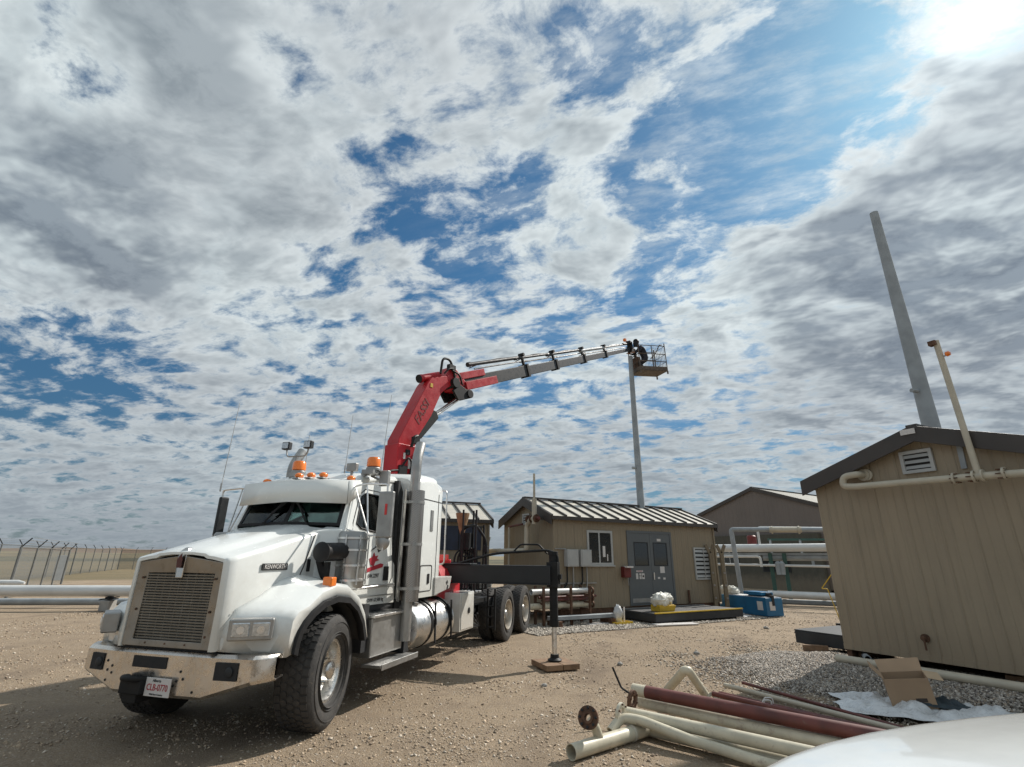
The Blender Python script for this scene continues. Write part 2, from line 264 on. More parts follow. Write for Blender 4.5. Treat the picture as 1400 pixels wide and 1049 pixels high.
# ------------------------------------------------------------------ mesh helpers
class MB:
    def __init__(s, xf=None): s.v = []; s.f = []; s.xf = xf
    def add(s, vs, fs):
        n = len(s.v)
        for v in vs:
            v = Vector(v); s.v.append(tuple(s.xf @ v) if s.xf else tuple(v))
        s.f += [tuple(i + n for i in f) for f in fs]; return s
    def box(s, c, d, rot=None, rz=0.0):
        cx, cy, cz = c; hx, hy, hz = d[0] / 2, d[1] / 2, d[2] / 2
        vs = [Vector((x * hx, y * hy, z * hz)) for x in (-1, 1) for y in (-1, 1) for z in (-1, 1)]
        m = rot if rot is not None else Matrix.Rotation(rz, 3, 'Z')
        vs = [m @ v + Vector(c) for v in vs]
        return s.add(vs, [(0, 1, 3, 2), (4, 6, 7, 5), (0, 4, 5, 1), (2, 3, 7, 6), (0, 2, 6, 4), (1, 5, 7, 3)])
    def span(s, a, b): return s.box([(a[i] + b[i]) / 2 for i in range(3)], [abs(b[i] - a[i]) for i in range(3)])
    def bar(s, p0, p1, w, h=None, upv=(0, 0, 1)):
        p0, p1 = Vector(p0), Vector(p1); h = h or w; d = p1 - p0; L = d.length
        if L < 1e-6: return s
        x = d / L; u = Vector(upv)
        if abs(x.dot(u)) > 0.98: u = Vector((1, 0, 0))
        y = u.cross(x).normalized(); z = x.cross(y)
        return s.box((p0 + p1) / 2, (L, w, h), rot=Matrix((x, y, z)).transposed())
    def tube(s, path, r, n=10, caps=True, wall=0.0):
        path = [Vector(p) for p in path]; rs = r if isinstance(r, (list, tuple)) else [r] * len(path)
        prev = None; rings = []
        for i, p in enumerate(path):
            t = (path[min(i + 1, len(path) - 1)] - path[max(i - 1, 0)]).normalized()
            if prev is None:
                a = Vector((0, 0, 1)) if abs(t.z) < 0.9 else Vector((1, 0, 0)); u = a.cross(t).normalized()
            else: u = (prev - t * prev.dot(t)).normalized()
            prev = u; w = t.cross(u); rings.append((p, u, w))
        def shell(rr, flip):
            vs = []; fs = []
            for (p, u, w), q in zip(rings, rr):
                vs += [p + (u * math.cos(2 * math.pi * k / n) + w * math.sin(2 * math.pi * k / n)) * q for k in range(n)]
            for i in range(len(rings) - 1):
                for k in range(n):
                    f = (i * n + k, i * n + (k + 1) % n, (i + 1) * n + (k + 1) % n, (i + 1) * n + k); fs.append(f[::-1] if flip else f)
            return vs, fs
        vs, fs = shell(rs, False); m = (len(rings) - 1) * n
        if wall > 0:
            v2, f2 = shell([q - wall for q in rs], True); o = len(vs); vs += v2; fs += [tuple(i + o for i in f) for f in f2]
            for k in range(n):
                a, b = k, (k + 1) % n; fs.append((b, a, a + o, b + o)); fs.append((m + a, m + b, m + b + o, m + a + o))
        elif caps: fs += [tuple(range(n))[::-1], tuple(range(m, m + n))]
        return s.add(vs, fs)
    def cyl(s, p0, p1, r, n=16, r1=None): return s.tube([p0, p1], [r, r if r1 is None else r1], n)
    def lathe(s, c, axis, prof, n=32, a0=0.0, a1=2 * math.pi, closed=False):
        ax = Vector(axis).normalized(); u = (Vector((0, 0, 1)) if abs(ax.z) < 0.9 else Vector((1, 0, 0))); u = (u - ax * u.dot(ax)).normalized(); w = ax.cross(u); c = Vector(c)
        full = abs(a1 - a0 - 2 * math.pi) < 1e-6; m = n if full else n + 1; vs = []; fs = []
        for k in range(m):
            a = a0 + (a1 - a0) * k / n; e = u * math.cos(a) + w * math.sin(a)
            vs += [c + ax * h + e * r for h, r in prof]
        q = len(prof)
        for k in range(n):
            k2 = (k + 1) % m
            for i in range(q - 1 + (1 if closed else 0)):
                j = (i + 1) % q
                fs.append((k * q + i, k * q + j, k2 * q + j, k2 * q + i))
        return s.add(vs, fs)
    def prism(s, pts, off):
        off = Vector(off); a = [Vector(p) for p in pts]; n = len(a)
        fs = [tuple(range(n))[::-1], tuple(range(n, 2 * n))] + [(i, (i + 1) % n, (i + 1) % n + n, i + n) for i in range(n)]
        return s.add(a + [p + off for p in a], fs)
    def frame(s, outer, inner, off):
        off = Vector(off); n = len(outer); a = [Vector(p) for p in outer]; b = [Vector(p) for p in inner]
        vs = a + b + [p + off for p in a] + [p + off for p in b]; fs = []
        for i in range(n):
            j = (i + 1) % n
            fs += [(i, j, n + j, n + i), (2 * n + i, 3 * n + i, 3 * n + j, 2 * n + j), (i, 2 * n + i, 2 * n + j, j), (n + i, n + j, 3 * n + j, 3 * n + i)]
        return s.add(vs, fs)
    def loft(s, secs, closed=False, caps=False):
        m = len(secs[0]); vs = [p for q in secs for p in q]; fs = []
        for i in range(len(secs) - 1):
            for k in range(m if closed else m - 1):
                fs.append((i * m + k, i * m + (k + 1) % m, (i + 1) * m + (k + 1) % m, (i + 1) * m + k))
        if caps: fs += [tuple(range(m))[::-1], tuple(range((len(secs) - 1) * m, len(secs) * m))]
        return s.add(vs, fs)
    def ball(s, c, r, n=12, sc=(1, 1, 1)):
        c = Vector(c); prof = [(-r * math.cos(math.pi * i / n), r * math.sin(math.pi * i / n) + 1e-5) for i in range(n + 1)]
        b = MB(); b.lathe((0, 0, 0), (0, 0, 1), prof, n * 2)
        return s.add([Vector((v[0] * sc[0], v[1] * sc[1], v[2] * sc[2])) + c for v in b.v], b.f)
    def build(s, name, m, parent=None, smooth=35, bevel=0.0, seg=2, solid=0.0, subsurf=0):
        me = bpy.data.meshes.new(name); me.from_pydata(s.v, [], s.f)
        bm = bmesh.new(); bm.from_mesh(me); bmesh.ops.recalc_face_normals(bm, faces=bm.faces); bm.to_mesh(me); bm.free()
        me.materials.append(M[m] if isinstance(m, str) else m)
        if smooth:
            me.polygons.foreach_set('use_smooth', [True] * len(me.polygons)); me.set_sharp_from_angle(angle=R(smooth))
        o = bpy.data.objects.new(name, me); col.objects.link(o)
        if parent: o.parent = parent
        if solid: md = o.modifiers.new('solid', 'SOLIDIFY'); md.thickness = solid; md.offset = -1
        if subsurf: md = o.modifiers.new('sub', 'SUBSURF'); md.levels = md.render_levels = subsurf
        if bevel: md = o.modifiers.new('bevel', 'BEVEL'); md.width = bevel; md.segments = seg; md.limit_method = 'ANGLE'; md.angle_limit = R(35); md.harden_normals = True
        return o
def B(xf=None): return MB(xf)
def tag(o, label, cat, group=None):
    o['label'] = label; o['category'] = cat
    if group: o['group'] = group
    return o
def thing(name, label, cat, loc=(0, 0, 0), rz=0.0, group=None):
    o = bpy.data.objects.new(name, None); o.empty_display_size = 0.2; col.objects.link(o); o.location = loc; o.rotation_euler = (0, 0, rz)
    return tag(o, label, cat, group)
def struct(o, kind='structure'): o['kind'] = kind; return o
def text(name, s, size, m, parent, mw, ext=0.0015, sx=1.0, shear=0.0, align='CENTER'):
    cu = bpy.data.curves.new(name, 'FONT'); cu.body = s; cu.size = size; cu.extrude = ext; cu.align_x = align; cu.align_y = 'CENTER'; cu.shear = shear; cu.resolution_u = 3
    t = bpy.data.objects.new(name + '_tmp', cu); col.objects.link(t)
    dg = bpy.context.evaluated_depsgraph_get(); me = bpy.data.meshes.new_from_object(t.evaluated_get(dg)); bpy.data.objects.remove(t)
    me.transform(mw @ Matrix.Diagonal((sx, 1, 1, 1))); me.materials.clear(); me.materials.append(M[m]); me.name = name
    o = bpy.data.objects.new(name, me); col.objects.link(o); o.parent = parent; return o
def face_mat(pos, right, upv):
    r = Vector(right).normalized(); u = Vector(upv).normalized(); n = r.cross(u)
    m = Matrix((r, u, n)).transposed().to_4x4(); m.translation = Vector(pos); return m
def arc(c, r, a0, a1, n, ax='xz', y=0.0):
    out = []
    for i in range(n + 1):
        a = R(a0 + (a1 - a0) * i / n); p, q = c[0] + r * math.cos(a), c[1] + r * math.sin(a)
        out.append((p, y, q) if ax == 'xz' else (p, q, y))
    return out
def bend(pts, rad=0.15, n=5):
    """polyline with rounded corners"""
    pts = [Vector(p) for p in pts]; out = [pts[0]]
    for i in range(1, len(pts) - 1):
        a = (pts[i - 1] - pts[i]); b = (pts[i + 1] - pts[i]); r = min(rad, a.length * .45, b.length * .45)
        p0 = pts[i] + a.normalized() * r; p2 = pts[i] + b.normalized() * r
        for k in range(n + 1):
            t = k / n; out.append(p0 * (1 - t) ** 2 + pts[i] * 2 * t * (1 - t) + p2 * t * t)
    out.append(pts[-1]); return out

# ------------------------------------------------------------------ terrain
def ground_mat():
    m = bpy.data.materials.new('gravel_yard'); m.use_nodes = True; g = NG(m.node_tree); b = g.n['Principled BSDF']
    t = g.new('ShaderNodeTexCoord').outputs['Object']; s = g.new('ShaderNodeSeparateXYZ'); g.l.new(t, s.inputs[0])
    big = g.noise(t, 0.22, 4, 0.6); med = g.noise(t, 1.7, 6, 0.65); fine = g.noise(t, 22, 6, 0.75)
    vo = g.new('ShaderNodeTexVoronoi'); g.l.new(t, vo.inputs['Vector']); vo.inputs['Scale'].default_value = 28
    vo2 = g.new('ShaderNodeTexVoronoi'); g.l.new(t, vo2.inputs['Vector']); vo2.inputs['Scale'].default_value = 75
    c = g.mix(g.ss(big, 0.35, 0.65), (0.345, 0.258, 0.168), (0.43, 0.330, 0.222))
    c = g.mix(g.ss(med, 0.42, 0.7, 0.0, 0.55), c, (0.235, 0.175, 0.12))
    sv1 = g.new('ShaderNodeSeparateColor'); g.l.new(vo.outputs['Color'], sv1.inputs[0])
    sv2 = g.new('ShaderNodeSeparateColor'); g.l.new(vo2.outputs['Color'], sv2.inputs[0])
    c = g.mix(g.m('MULTIPLY', g.m('GREATER_THAN', sv2.outputs[0], 0.55), 0.30), c, (0.14, 0.105, 0.075))
    c = g.mix(g.m('MULTIPLY', g.m('GREATER_THAN', sv2.outputs[1], 0.80), 0.5), c, (0.46, 0.39, 0.31))
    c = g.mix(g.ss(fine, 0.3, 0.75, 0.0, 0.34), c, (0.17, 0.13, 0.09))
    # wheel tracks worn by traffic, running beside the truck
    ax = g.m('ADD', g.m('MULTIPLY', s.outputs[0], 0.958), g.m('MULTIPLY', s.outputs[1], -0.287))
    wob = g.m('MULTIPLY', g.m('SUBTRACT', g.noise(t, 0.5, 3), 0.5), 0.9)
    tr = g.m('ABSOLUTE', g.m('SUBTRACT', g.m('FRACT', g.m('MULTIPLY', g.m('ADD', ax, wob), 0.36)), 0.5))
    c = g.mix(g.m('MULTIPLY', g.ss(tr, 0.04, 0.13, 0.75, 0.0), g.ss(g.noise(t, 0.6, 3), 0.4, 0.62)), c, (0.20, 0.15, 0.105))
    stn = g.noise(t, 0.55, 6, 0.7)
    c = g.mix(g.ss(stn, 0.60, 0.74, 0.0, 0.40), c, (0.19, 0.142, 0.098))
    c = g.mix(g.ss(g.noise(t, 0.35, 5, 0.65), 0.56, 0.70, 0.0, 0.5), c, (0.50, 0.40, 0.285))
    # prairie beyond the yard
    dist = g.m('SQRT', g.m('ADD', g.m('MULTIPLY', s.outputs[0], s.outputs[0]), g.m('MULTIPLY', s.outputs[1], s.outputs[1])))
    st = g.new('ShaderNodeMapping'); g.l.new(t, st.inputs[0]); st.inputs['Rotation'].default_value = (0, 0, R(38)); st.inputs['Scale'].default_value = (0.0012, 0.009, 1)
    bands = g.noise(st.outputs[0], 1.0, 5, 0.6)
    pc = g.mix(g.ss(bands, 0.38, 0.5), (0.085, 0.078, 0.04), (0.20, 0.155, 0.085))
    pc = g.mix(g.ss(bands, 0.55, 0.64), pc, (0.10, 0.105, 0.07))
    pc = g.mix(g.ss(g.noise(t, 0.12, 6, 0.7), 0.4, 0.7, 0.0, 0.5), pc, (0.085, 0.085, 0.045))
    edge = g.m('ADD', dist, g.m('MULTIPLY', g.m('SUBTRACT', g.noise(t, 0.15, 4), 0.5), 14))
    k = g.ss(edge, 44, 52)
    g.put(b.inputs['Base Color'], g.mix(k, c, pc)); b.inputs['Roughness'].default_value = 0.95
    h = g.m('ADD', g.m('MULTIPLY', g.noise(t, 60, 4, 0.8), 0.8), g.m('ADD', g.m('MULTIPLY', fine, 0.9), g.m('ADD', g.m('MULTIPLY', vo2.outputs['Distance'], -0.35), g.m('MULTIPLY', med, 1.2))))
    bp = g.new('ShaderNodeBump'); bp.inputs['Strength'].default_value = 0.9; bp.inputs['Distance'].default_value = 0.03
    g.l.new(h, bp.inputs['Height']); g.l.new(bp.outputs[0], b.inputs['Normal']); return m
from mathutils import noise as mn
def gz(x, y):
    r = math.hypot(x, y); z = 0.0
    if r < 40: z += 0.018 * mn.noise((x * 0.7, y * 0.7, 0)) + 0.008 * mn.noise((x * 2.6, y * 2.6, 3))
    return z
b = B(); rad = [0.01] + [0.35 * 1.075 ** i for i in range(0, 64)] + [50, 70, 110, 180, 300, 500, 900, 1600, 3000, 6000, 12000]
n = 150; vs = []; fs = []
for i, rr in enumerate(rad):
    for k in range(n):
        a = 2 * math.pi * k / n; x, y = rr * math.sin(a), rr * math.cos(a); vs.append((x, y, gz(x, y)))
for i in range(len(rad) - 1):
    for k in range(n): fs.append((i * n + k, i * n + (k + 1) % n, (i + 1) * n + (k + 1) % n, (i + 1) * n + k))
fs.append(tuple(range(n))); b.add(vs, fs)
ground = struct(b.build('ground', ground_mat(), smooth=180))

# low prairie hills along the horizon
def hills(name, dist, h, a0, a1, depth, m, seed):
    b = B(); N = 160; secs = []
    for j, (q, hh) in enumerate(((0, -0.5), (0.3, 0.55), (0.6, 1.0), (1.0, 0.75), (1.5, -0.5))):
        row = []
        for i in range(N + 1):
            a = R(a0 + (a1 - a0) * i / N); d = dist + depth * q
            e = h * (0.55 + 0.9 * (mn.noise((a * 7, seed, 0)) * 0.6 + 0.5 + 0.25 * mn.noise((a * 30, seed, 1))) * 0.8) * min(1, i / 12, (N - i) / 12)
            row.append((d * math.sin(a), d * math.cos(a), e * hh if hh > 0 else hh))
        secs.append(row)
    b.loft(secs); return struct(b.build(name, m, smooth=180))
M['hill1'] = mat('far_field', (0.19, 0.155, 0.085), 0.95, var=0.3, vs=0.012)
M['hill2'] = mat('far_ridge', (0.16, 0.105, 0.065), 0.95, var=0.25, vs=0.006)
M['hill3'] = mat('near_grass_rise', (0.085, 0.08, 0.045), 0.95, var=0.45, vs=0.05)
hills('hills', 900, 6, -75, 40, 300, 'hill1', 3.1)
hills('hills', 2600, 26, -62, -15, 900, 'hill2', 8.4)
hills('hills', 170, 1.0, -70, 20, 60, 'hill3', 5.7)

# loose stones: real little meshes merged into one uncountable layer each
def stones(name, pts, size, cols, seed, flat=0.65):
    r = np.random.default_rng(seed); N = len(pts)
    base = np.array([(1, 0, 0), (-1, 0, 0), (0, 1, 0), (0, -1, 0), (0, 0, 1), (0, 0, -1)], float)
    f = np.array([(0, 2, 4), (2, 1, 4), (1, 3, 4), (3, 0, 4), (2, 0, 5), (1, 2, 5), (3, 1, 5), (0, 3, 5)])
    sz = size(r, N)
    v = base[None] * (0.65 + 0.6 * r.random((N, 6, 1))) * np.stack([np.ones(N), 0.6 + 0.5 * r.random(N), flat * (0.6 + 0.5 * r.random(N))], 1)[:, None]
    v += r.normal(0, 0.16, (N, 6, 3))
    a = r.random(N) * 6.283; c, s = np.cos(a), np.sin(a); t = r.normal(0, 0.35, N)
    x = v[..., 0] * c[:, None] - v[..., 1] * s[:, None]; y = v[..., 0] * s[:, None] + v[..., 1] * c[:, None]; z = v[..., 2] + x * t[:, None]
    v = np.stack([x, y, z], 2) * sz[:, None, None] + pts[:, None]
    me = bpy.data.meshes.new(name); me.vertices.add(N * 6); me.vertices.foreach_set('co', v.reshape(-1).astype(np.float32))
    F = (f[None] + (np.arange(N) * 6)[:, None, None]).reshape(-1)
    me.loops.add(len(F)); me.loops.foreach_set('vertex_index', F.astype(np.int32)); me.polygons.add(N * 8)
    me.polygons.foreach_set('loop_start', (np.arange(N * 8) * 3).astype(np.int32))
    me.update(calc_edges=True); me.validate()
    ca = me.color_attributes.new('tone', 'FLOAT_COLOR', 'POINT'); ci = np.array(cols)[r.integers(0, len(cols), N)] * (0.7 + 0.6 * r.random((N, 1)))
    cc_ = np.concatenate([np.repeat(ci, 6, 0), np.ones((N * 6, 1))], 1); ca.data.foreach_set('color', cc_.reshape(-1).astype(np.float32))
    m = bpy.data.materials.new(name); m.use_nodes = True; g = NG(m.node_tree); at = g.new('ShaderNodeAttribute', attribute_name='tone')
    g.l.new(at.outputs['Color'], g.n['Principled BSDF'].inputs['Base Color']); g.n['Principled BSDF'].inputs['Roughness'].default_value = 0.85
    me.materials.append(m); o = bpy.data.objects.new(name, me); col.objects.link(o); o['kind'] = 'stuff'; return o
N = 170000
dd = 1.6 * (22 / 1.6) ** rng.random(N) ; aa = np.radians(-58 + 118 * rng.random(N))
px_, py_ = dd * np.sin(aa), dd * np.cos(aa)
cl = np.array([mn.noise((x * 0.9, y * 0.9, 5)) for x, y in zip(px_, py_)])
keep = rng.random(N) < np.clip(0.45 + 1.1 * cl, 0.05, 1)
px_, py_ = px_[keep], py_[keep]
pts = np.stack([px_, py_, np.array([gz(x, y) for x, y in zip(px_, py_)]) + 0.002], 1)
stones('gravel', pts, lambda r, n: 0.004 + 0.020 * r.random(n) ** 6 + 0.0008 * np.hypot(pts[:, 0], pts[:, 1]), [(0.42, 0.33, 0.235), (0.34, 0.26, 0.18), (0.56, 0.49, 0.40), (0.24, 0.185, 0.135), (0.46, 0.36, 0.26)], 11)
# crushed grey rock heaped against the near building and strewn before the small shed
def mound(x, y):
    # local frame of the near building: u along its end wall, q away from it
    dx, dy = x - 5.75, y - 9.68; u = dx * 0.4648 + dy * -0.8854; q = -(dx * 0.8854 + dy * 0.4648)
    return u, q
N = 60000; U = -1.6 + 7.2 * rng.random(N); Q = -0.3 + 3.1 * rng.random(N)
ed = 1.7 + 0.7 * np.sin(U * 1.3 + 1) + rng.exponential(0.45, N) - 0.3; k = (Q < ed); U, Q = U[k], Q[k]
X = 5.75 + U * 0.4648 - Q * 0.8854; Y = 9.68 - U * 0.8854 - Q * 0.4648
hz_ = 0.16 * np.clip(1 - Q / 2.4, 0, 1) * np.clip((U + 1.6) / 1.2, 0, 1)
Z = hz_ + 0.03 * np.array([mn.noise((x * 1.5, y * 1.5, 9)) for x, y in zip(X, Y)]) + 0.012
rock_pts = np.stack([X, Y, Z], 1)
cols_g = [(0.34, 0.31, 0.27), (0.24, 0.22, 0.195), (0.48, 0.44, 0.39), (0.15, 0.135, 0.12), (0.30, 0.245, 0.19)]
stones('crushed_rock', rock_pts, lambda r, n: 0.012 + 0.016 * r.random(n) ** 1.6, cols_g, 12, 0.8)
b = B(); secs = []
for i in range(40):
    row = []
    for j in range(30):
        u, q = -1.6 + 7.2 * i / 39, -1.2 + 3.8 * j / 29
        h = 0.16 * max(0, min(1, 1 - q / 2.4)) * max(0, min(1, (u + 1.6) / 1.2)); x = 5.75 + u * 0.4648 - q * 0.8854; y = 9.68 - u * 0.8854 - q * 0.4648
        row.append((x, y, h + 0.03 * mn.noise((x * 1.5, y * 1.5, 9)) - 0.03 + (-0.06 if j in (0, 29) or i in (0, 39) else 0)))
    secs.append(row)
b.loft(secs); struct(b.build('gravel_bank', mat('grey_gravel', (0.22, 0.185, 0.145), 0.95, var=0.3, vs=30, bump=0.8, bs=60), smooth=180))
N = 60000; X = 1.5 + 6.5 * rng.random(N); Y = 6.5 + 9 * rng.random(N)
pr_ = np.clip(1.15 - np.hypot((X - 5.2) / 2.6, (Y - 9.2) / 3.4), 0, 1) * np.array([0.5 + 0.9 * mn.noise((x * 1.1, y * 1.1, 21)) for x, y in zip(X, Y)])
k = rng.random(N) < pr_; X, Y = X[k], Y[k]
stones('crushed_rock', np.stack([X, Y, 0.006 + 0 * X], 1), lambda r, n: 0.009 + 0.024 * r.random(n) ** 2, [(0.42, 0.36, 0.28), (0.30, 0.26, 0.21), (0.52, 0.47, 0.39), (0.20, 0.17, 0.14)], 14)
N = 26000; S_ = rng.random(N) * 9.5 - 1.8; T_ = -(rng.random(N) ** 1.3) * 1.9
a = R(29.6); X = 1.27 + S_ * math.cos(a) - T_ * math.sin(a); Y = 15.64 + S_ * math.sin(a) + T_ * math.cos(a)
stones('crushed_rock', np.stack([X, Y, 0.012 + 0 * X], 1), lambda r, n: 0.018 + 0.03 * r.random(n) ** 2, [(0.40, 0.36, 0.30), (0.30, 0.27, 0.23), (0.5, 0.46, 0.4), (0.2, 0.175, 0.15)], 13)

# ------------------------------------------------------------------ crane truck (x forward from the front axle, y to its left)
TX, TY, TA = -3.073, 6.498, R(-106.67)
truck = thing('crane_truck', 'white conventional heavy truck with a red knuckle boom crane raised behind its sleeper', 'truck', (TX, TY, 0), TA)
def mir(f, ys=(1, -1)):
    for s in ys: f(s)

# frame and axles
b = B()
for s in (1, -1): b.span((0.85, s * 0.39, 0.74), (-9.0, s * 0.47, 1.0))
for x in (0.7, -1.2, -2.6, -4.6, -6.0, -7.2, -8.9): b.span((x - .06, -0.42, 0.78), (x + .06, 0.42, 0.95))
b.cyl((-0.02, -0.95, 0.5), (-0.02, 0.95, 0.5), 0.09, 10)
for x in (-6.47, -7.94): b.cyl((x, -1.0, 0.54), (x, 1.0, 0.54), 0.13, 12); b.ball((x, 0, 0.54), 0.26)
b.bar((-6.47, 0, 0.6), (-1.2, 0, 0.75), 0.11)
b.span((0.55, -0.38, 0.5), (-1.5, 0.38, 1.25))
for s in (1, -1):
    b.span((-6.0, s * .5, .62), (-8.4, s * .6, .74)); b.ball((-7.2, s * .55, .85), .14)
b.build('chassis_frame', 'black', truck, bevel=0.008)
b = B(); b.box((-7.2, 0, 1.17), (1.1, 0.95, 0.08)); b.box((-7.2, 0, 1.08), (0.9, 0.8, 0.1)); b.box((-7.85, 0.25, 1.1), (0.5, 0.2, 0.06), rz=.2); b.box((-7.85, -0.25, 1.1), (0.5, 0.2, 0.06), rz=-.2)
b.build('coupling_plate', 'steel', truck, bevel=0.01)
b = B()
b.span((-5.0, -.85, 1.02), (-5.75, .85, 1.06)); b.span((-4.4, -.8, 1.0), (-5.0, .8, 1.1))
b.build('deck_plate', 'alu', truck, bevel=0.005)
# battery racks, air tanks, hoses beneath the deck
b = B()
for s in (1, -1):
    b.cyl((-4.55, s * .75, .72), (-5.3, s * .75, .72), .13, 16); b.span((-4.5, s * .5, .85), (-5.9, s * .95, .93))
    for k in range(4): b.bar((-5.72, s * 1.0, .35 + .2 * k), (-5.72, s * 1.16, .35 + .2 * k), .03)
    b.bar((-5.72, s * 1.0, .3), (-5.72, s * 1.0, 1.1), .035); b.bar((-5.72, s * 1.16, .3), (-5.72, s * 1.16, 1.1), .035)
for k in range(5): b.tube(bend([(-4.6 - .15 * k, .5, 1.0), (-4.7 - .12 * k, .9, .95 - .1 * k), (-4.75 - .1 * k, .98, .45 + .06 * k), (-5.5, .9, .4)], .12), .018, 6)
b.build('underframe_gear', 'black', truck)

# wheels -----------------------------------------------------------
def tyre_mesh(W, Rr, rin, blocks, rows, seed=0):
    b = B(); w = W / 2
    prof = [(-w * .62, rin), (-w * .86, rin + .02), (-w * .99, rin + (Rr - rin) * .45), (-w * .97, Rr - .075), (-w * .90, Rr - .045), (-w * .80, Rr - .018), (-w * .4, Rr - .012), (0, Rr - .011),
            (w * .4, Rr - .012), (w * .80, Rr - .018), (w * .90, Rr - .045), (w * .97, Rr - .075), (w * .99, rin + (Rr - rin) * .45), (w * .86, rin + .02), (w * .62, rin)]
    b.lathe((0, 0, 0), (0, 1, 0), prof, 64)
    for rr in (rin + .05, rin + .075, Rr - .09):
        for sgn in (1, -1): b.lathe((0, 0, 0), (0, 1, 0), [(sgn * w * .93, rr - .006), (sgn * w * 1.012, rr), (sgn * w * .93, rr + .006)], 64)
    if blocks:
        bw = 2 * w * .80 / rows
        for q in range(rows):
            y0 = -w * .80 + bw * (q + .5)
            for k in range(blocks):
                a = 2 * math.pi * (k + .5 * (q % 2)) / blocks; da = math.pi / blocks * .80; edge = q in (0, rows - 1)
                pts = [(-1, 0), (-.45, .5), (.45, .5), (1, 0), (.45, -.5), (-.45, -.5)] if not edge else [(-.9, .5), (.9, .5), (.9, 0), (.9, -.5), (-.9, -.5), (-.9, 0)]
                lo = []; hi = []
                for (u, v) in pts:
                    aa = a + u * da; y = y0 + v * bw * .88; drop = .010 * abs(y / (w * .8)) ** 3
                    for L, rad in ((lo, Rr - .02), (hi, Rr - drop)): L.append((rad * math.cos(aa), y, rad * math.sin(aa)))
                n = len(lo); b.add(lo + hi, [tuple(range(n, 2 * n))] + [(i, (i + 1) % n, (i + 1) % n + n, i + n) for i in range(n)])
    return b
def wheel(x, y, s, Rr, W, steer=0.0, dual=False):
    h = bpy.data.objects.new('wheel', None); col.objects.link(h); h.parent = truck; h.location = (x, y, Rr); h.rotation_euler = (0, 0, steer + (0 if s > 0 else math.pi)); h.empty_display_size = .1
    rin = 0.295
    if not dual:
        tyre_mesh(W, Rr, rin, 44, 5).build('tyre', 'rubber', h, smooth=40)
        w = W / 2
        b = B(); b.lathe((0, 0, 0), (0, 1, 0), [(-w * .62, rin), (w * .60, rin), (w * .72, rin + .018), (w * .74, rin + .006), (w * .70, rin - .018), (w * .55, rin - .035), (w * .15, rin - .05), (w * .02, rin - .09), (w * .05, .17), (w * .10, .15), (w * .10, .0001)], 48)
        b.build('rim', 'rim', h, smooth=40)
        b = B(); b.lathe((0, w * .10, 0), (0, 1, 0), [(0, .105), (.12, .10), (.15, .085), (.17, .03), (.17, .0001)], 24)
        for k in range(10):
            a = 2 * math.pi * k / 10; b.tube([(.145 * math.cos(a), w * .08, .145 * math.sin(a)), (.145 * math.cos(a), w * .08 + .07, .145 * math.sin(a))], [.018, .016], 8)
        b.build('hub', 'chrome', h, smooth=40)
        for k in range(10):
            a = 2 * math.pi * (k + .5) / 10; B().lathe((.205 * math.cos(a), w * .045, .205 * math.sin(a)), (0, 1, 0), [(0, .022), (.006, .022), (.006, .0001)], 12).build('hand_hole', 'dark', h)
    else:
        Wd = .265
        b = tyre_mesh(Wd, Rr, rin, 40, 4); b2 = tyre_mesh(Wd, Rr, rin, 40, 4)
        b.xf = None; off = .155
        b.v = [(v[0], v[1] + off, v[2]) for v in b.v]; b.add([(v[0], v[1] - off, v[2]) for v in b2.v], b2.f)
        b.build('tyre', 'rubber', h, smooth=40)
        b = B(); o = off + Wd / 2
        b.lathe((0, 0, 0), (0, 1, 0), [(o * .80 - .45, rin), (o * .90, rin), (o * .97, rin + .016), (o * .98, rin + .004), (o * .94, rin - .018), (o * .80, rin - .03), (o - .19, rin - .045), (o - .22, rin - .10), (o - .2, .14), (o - .2, .0001)], 48)
        b.build('rim', 'rimr', h, smooth=40)
        b = B(); b.lathe((0, o - .2, 0), (0, 1, 0), [(0, .10), (.13, .09), (.15, .07), (.15, .0001)], 20)
        for k in range(10):
            a = 2 * math.pi * k / 10; b.tube([(.145 * math.cos(a), o - .2, .145 * math.sin(a)), (.145 * math.cos(a), o - .14, .145 * math.sin(a))], .016, 8)
        b.build('hub', 'steel', h, smooth=40)
for s in (1, -1):
    wheel(0, s * 1.02, s, 0.56, 0.42, R(12))
    for x in (-6.47, -7.94): wheel(x, s * 0.955, s, 0.54, 0, 0, True)

# bumper
b = B(); BZ0, BZ1 = .45, .84
xs = [(.84, -1.17, .62), (.99, -1.03, .60), (1.04, -.55, .455), (1.05, 0, .45), (1.04, .55, .455), (.99, 1.03, .60), (.84, 1.17, .62)]
front = [((x, y, z0), (x, y, BZ1)) for x, y, z0 in xs]
outer = [p[0] for p in front] + [p[1] for p in front][::-1]
secs = []
for (lo, hi) in front:
    ny = Vector((lo[0], lo[1], 0)) * 0
    secs.append([(lo[0] - .14, lo[1] * .985, lo[2] + .02), (lo[0] - .03, lo[1], lo[2]), (lo[0], lo[1], lo[2] + .03), (hi[0], hi[1], hi[2] - .03), (hi[0] - .03, hi[1], hi[2]), (hi[0] - .18, hi[1] * .985, hi[2])])
b.loft(secs); b.build('bumper', 'bumper', truck, smooth=12, solid=.012)
def onb(y, z, dx=.004):  # point on the bumper face
    pts = [(p[0][0], p[0][1]) for p in front]
    for (x0, y0), (x1, y1) in zip(pts, pts[1:]):
        if y0 <= y <= y1: return Vector((x0 + (x1 - x0) * (y - y0) / (y1 - y0) + dx, y, z))
def plate_on(y0, y1, z0, z1, t=.012, dx=.002):
    a, c = onb(y0, z0, dx), onb(y1, z0, dx); return [a, c, c + Vector((0, 0, z1 - z0)), a + Vector((0, 0, z1 - z0))], Vector((t, 0, 0))
